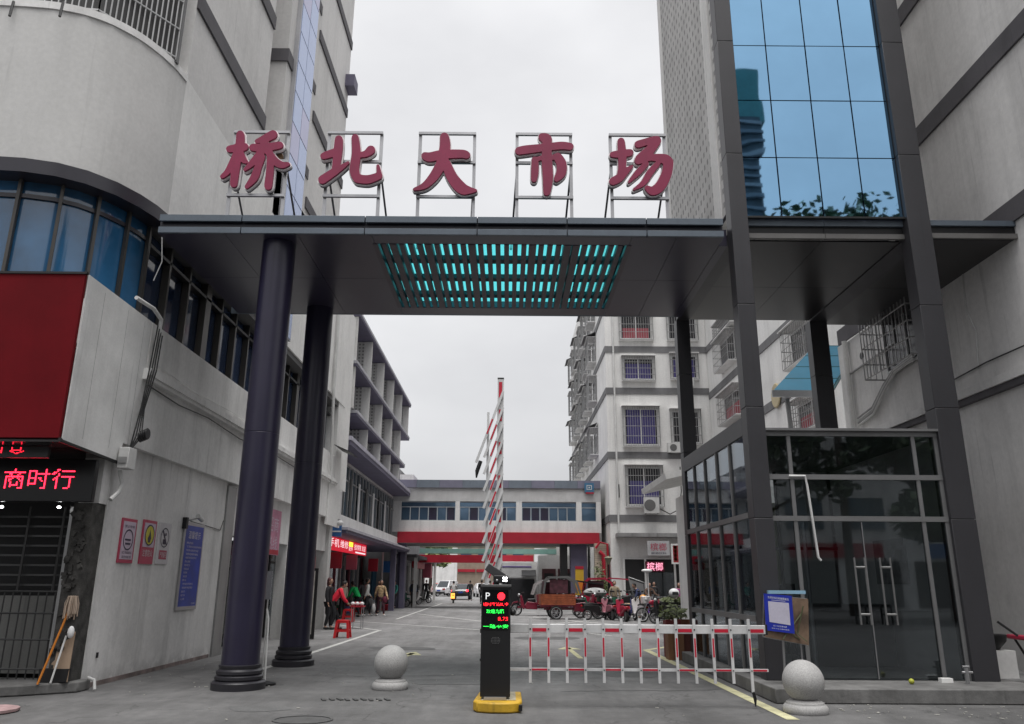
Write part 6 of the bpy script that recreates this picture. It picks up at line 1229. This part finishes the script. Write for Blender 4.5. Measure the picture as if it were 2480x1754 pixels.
leaves_o = leaves('climbing_plant',[((3.8,18.8,.95),(.35,.3,.2))],160,.07,mat('olive_leaf',()),None,12); tag(leaves_o,'low greenery spilling over the wooden boxes','plant')
ms = thing('traffic_mirror','white round convex mirror on a pole behind the scooters','mirror',(6.6,37.9,0)); MB().tube([(6.6,37.9,0),(6.6,37.9,2.1)],.03,6).build('pole',WHITE,ms); MB().ell((6.55,37.85,2.15),(.26,.12,.08),12,7).build('mirror_head',WHITE,ms)
tag(MB().tube([(5.9,38.0,.9),(5.7,38.0,1.85)],.03,5).tube([(6.35,38.0,.9),(6.45,38.0,1.6),(5.7,38.0,1.85)],.03,5).slab((5.85,38.02,1.0),(6.35,38.02,1.0),(6.4,38.02,1.55),(5.75,38.02,1.75),.01).build('windscreen_frame',GALV),'tall clear windscreen frame standing over the scooters','windscreen')
# ---- extra bystanders and vehicles
person('person in dark grey jacket with back turned beside the green jacket',(-7.2,40.6,0),R(30),1.66,cloth('dark_grey_jacket',(.07,.07,.075)),DKG,'stand',hood='long')
person('person in pale lilac coat between the grey hood and the tan coat',(-6.9,44.6,0),R(120),1.58,cloth('lilac_coat',(.36,.28,.34)),DKG,'walk',hood='long')
for lb, c_, x, y, a, kw in (('olive scooter at the back of the cluster near the lamp',mat('olive_enamel',(.1,.12,.04),.35,coat=.3),4.9,40.2,70,{}),('dusty pink scooter between the navy and green machines',mat('pink_enamel',(.4,.16,.2),.35,coat=.3),4.55,36.6,100,{}),
    ('black scooter with top box left of the pale pink one',BLACK,5.45,37.6,85,dict(box=BLACK)),('silver fronted scooter just behind the spoked motorcycle',STEEL,6.75,36.0,60,dict(shield=BLACK)),
    ('maroon scooter with basket near the planter',MAR,7.2,36.9,100,dict(basket=True)),('black scooter nearest the green tricycle wheel',BLACK,4.1,36.3,20,{}),('white scooter partly behind the post foot',WEN,8.1,34.9,80,{}),
    ('dark red scooter behind the green tricycle',CRIM,3.9,40.0,140,{}),('grey scooter with tan seat by the shop doorway',STEEL,7.6,42.5,95,dict(seat=TAN))):
    place(scooter(lb,c_,**kw),x,y,R(a))
person('person in navy jacket bending among the scooters beside the amber helmet',(6.2,37.9,0),R(100),1.66,cloth('navy_jacket',(.03,.04,.1)),DKG,'bend')
person('person in beige jacket standing behind the pale pink scooter',(5.2,39.3,0),R(170),1.64,cloth('beige_jacket',(.3,.24,.17)),DKG,'stand')
person('person in dark brown jacket astride a scooter near the doorway',(7.0,40.2,0),R(200),1.66,cloth('brown_jacket',(.09,.05,.035)),DKG,'ride')
person('person in teal green top at the far end of the arcade shops',(-6.9,49.8,0),R(150),1.62,cloth('teal_top',(.03,.2,.17)),DKG,'walk')
person('person in cream jacket looking into the red sign shop',(-7.3,36.2,0),R(60),1.6,cloth('cream_jacket',(.5,.45,.36)),BLKC,'stand',hood='long')
person('person in bright blue jacket deep in the far arcade',(-6.6,57.0,0),R(185),1.64,cloth('blue_jacket',(.03,.1,.3)),DKG,'walk')
place(scooter('black scooter just behind the big round planter',BLACK,BLACK),6.55,33.0,R(150)); place(scooter('dark maroon scooter against the planter side',MAR,BLACK),7.9,32.6,R(60))
for k,(y_,c_) in enumerate(((33.2,REDB),(36.6,mat('pink_banner',())),(42.5,REDB),(47.5,mat('sign_blue',())))):
    tag(MB().box(-7.35,-6.85,y_,y_+.08,2.1,2.75).build('hanging_sign',c_),('nearest small red','pink','second red','blue')[k]+' hanging sign under the arcade eave','sign','hanging signs under the eave')
stool((-6.5,33.5,0),'red plastic stool far back beside the shopfront goods'); stool((-7.2,39.4,0),'farthest red plastic stool under the lit red sign')
# ---- small wall clutter
pipe('cable','slack black cable strung just under the lane ledge',[(XL+.02,13.2,4.86),(XL+.03,14.5,4.80),(XL+.03,16,4.86),(XL+.03,18,4.78),(XL+.03,20.5,4.86),(XL+.03,23,4.8),(XL+.03,26,4.86)],.012,BLACK,'cable')
pipe('cable','pale cable along the top of the lane parapet',[(XL+.02,13.2,5.3),(XL+.02,15.1,5.22),(XL+.02,17.5,5.28),(XL+.02,20,5.2)],.008,PLAST,'cable')
pipe('cable','thin wire from the camera bracket along the lane wall',[(XS+.01,16.1,2.75),(XS+.01,16.9,2.72),(XS+.01,17.8,2.68),(XS+.01,17.95,2.9)],.008,BLACK,'cable')
pipe('cable','long sagging black cable across the right wall above the ledge',[(xr-.04,10.2,5.75),(xr-.04,12,5.6),(xr-.04,14,5.62),(xr-.04,15.6,5.55)],.014,BLACK,'cable')
tag(MB().box(XS,XS+.02,13.02,13.06,.42,.5).build('wall_hole',BLACK),'small dark slot low in the lane wall under the warning signs','hole')
# ---- ground wear
for (x,y,w,h,a) in ((-.9,13.9,1.6,.9,.1),(2.2,15.6,1.3,2.1,-.2),(-2.6,20.5,1.8,1.1,.3),(1.2,24.5,2.2,1.4,0),(-3.2,11.0,.9,.6,.5)):
    mb = MB(); r = random.Random(int(x*10)); n_ = 14; ps = []
    for k in range(n_):
        t = 2*math.pi*k/n_; q = 1/max(abs(math.cos(t)),abs(math.sin(t)))**.8*r.uniform(.9,1.05); ps.append((x+math.cos(t+a)*q*w/2*.9, y+math.sin(t+a)*q*h/2*.9, .0035))
    mb.add(ps,[tuple(range(n_))]); struct(mb,'asphalt_patch',mat('newer_asphalt',(.10,.10,.10),.85,var=.2,scale=2,fine=.25,bump=.4,bscale=50),smooth=False)
for (a,b) in (((-3.6,14.6),(.0,14.9)),((.8,12.6),(3.4,13.2)),((-5.2,19.5),(.6,20.2)),((.3,17.2),(3.0,16.8)),((-2.2,25.5),(3.5,26.2))):
    mb = MB(); r = random.Random(int(a[1]*7)); N = 24; vs = []
    for k in range(N+1):
        t = k/N; px_ = a[0]+(b[0]-a[0])*t; py_ = a[1]+(b[1]-a[1])*t+r.uniform(-.03,.03)+.12*math.sin(t*5+a[0]); w = .008+.006*r.random(); vs += [(px_,py_-w,.005),(px_,py_+w,.005)]
    mb.add(vs,[(2*k,2*k+2,2*k+3,2*k+1) for k in range(N)]); struct(mb,'asphalt_crack',mat('tar_crack',(.03,.03,.03),.8),smooth=False)
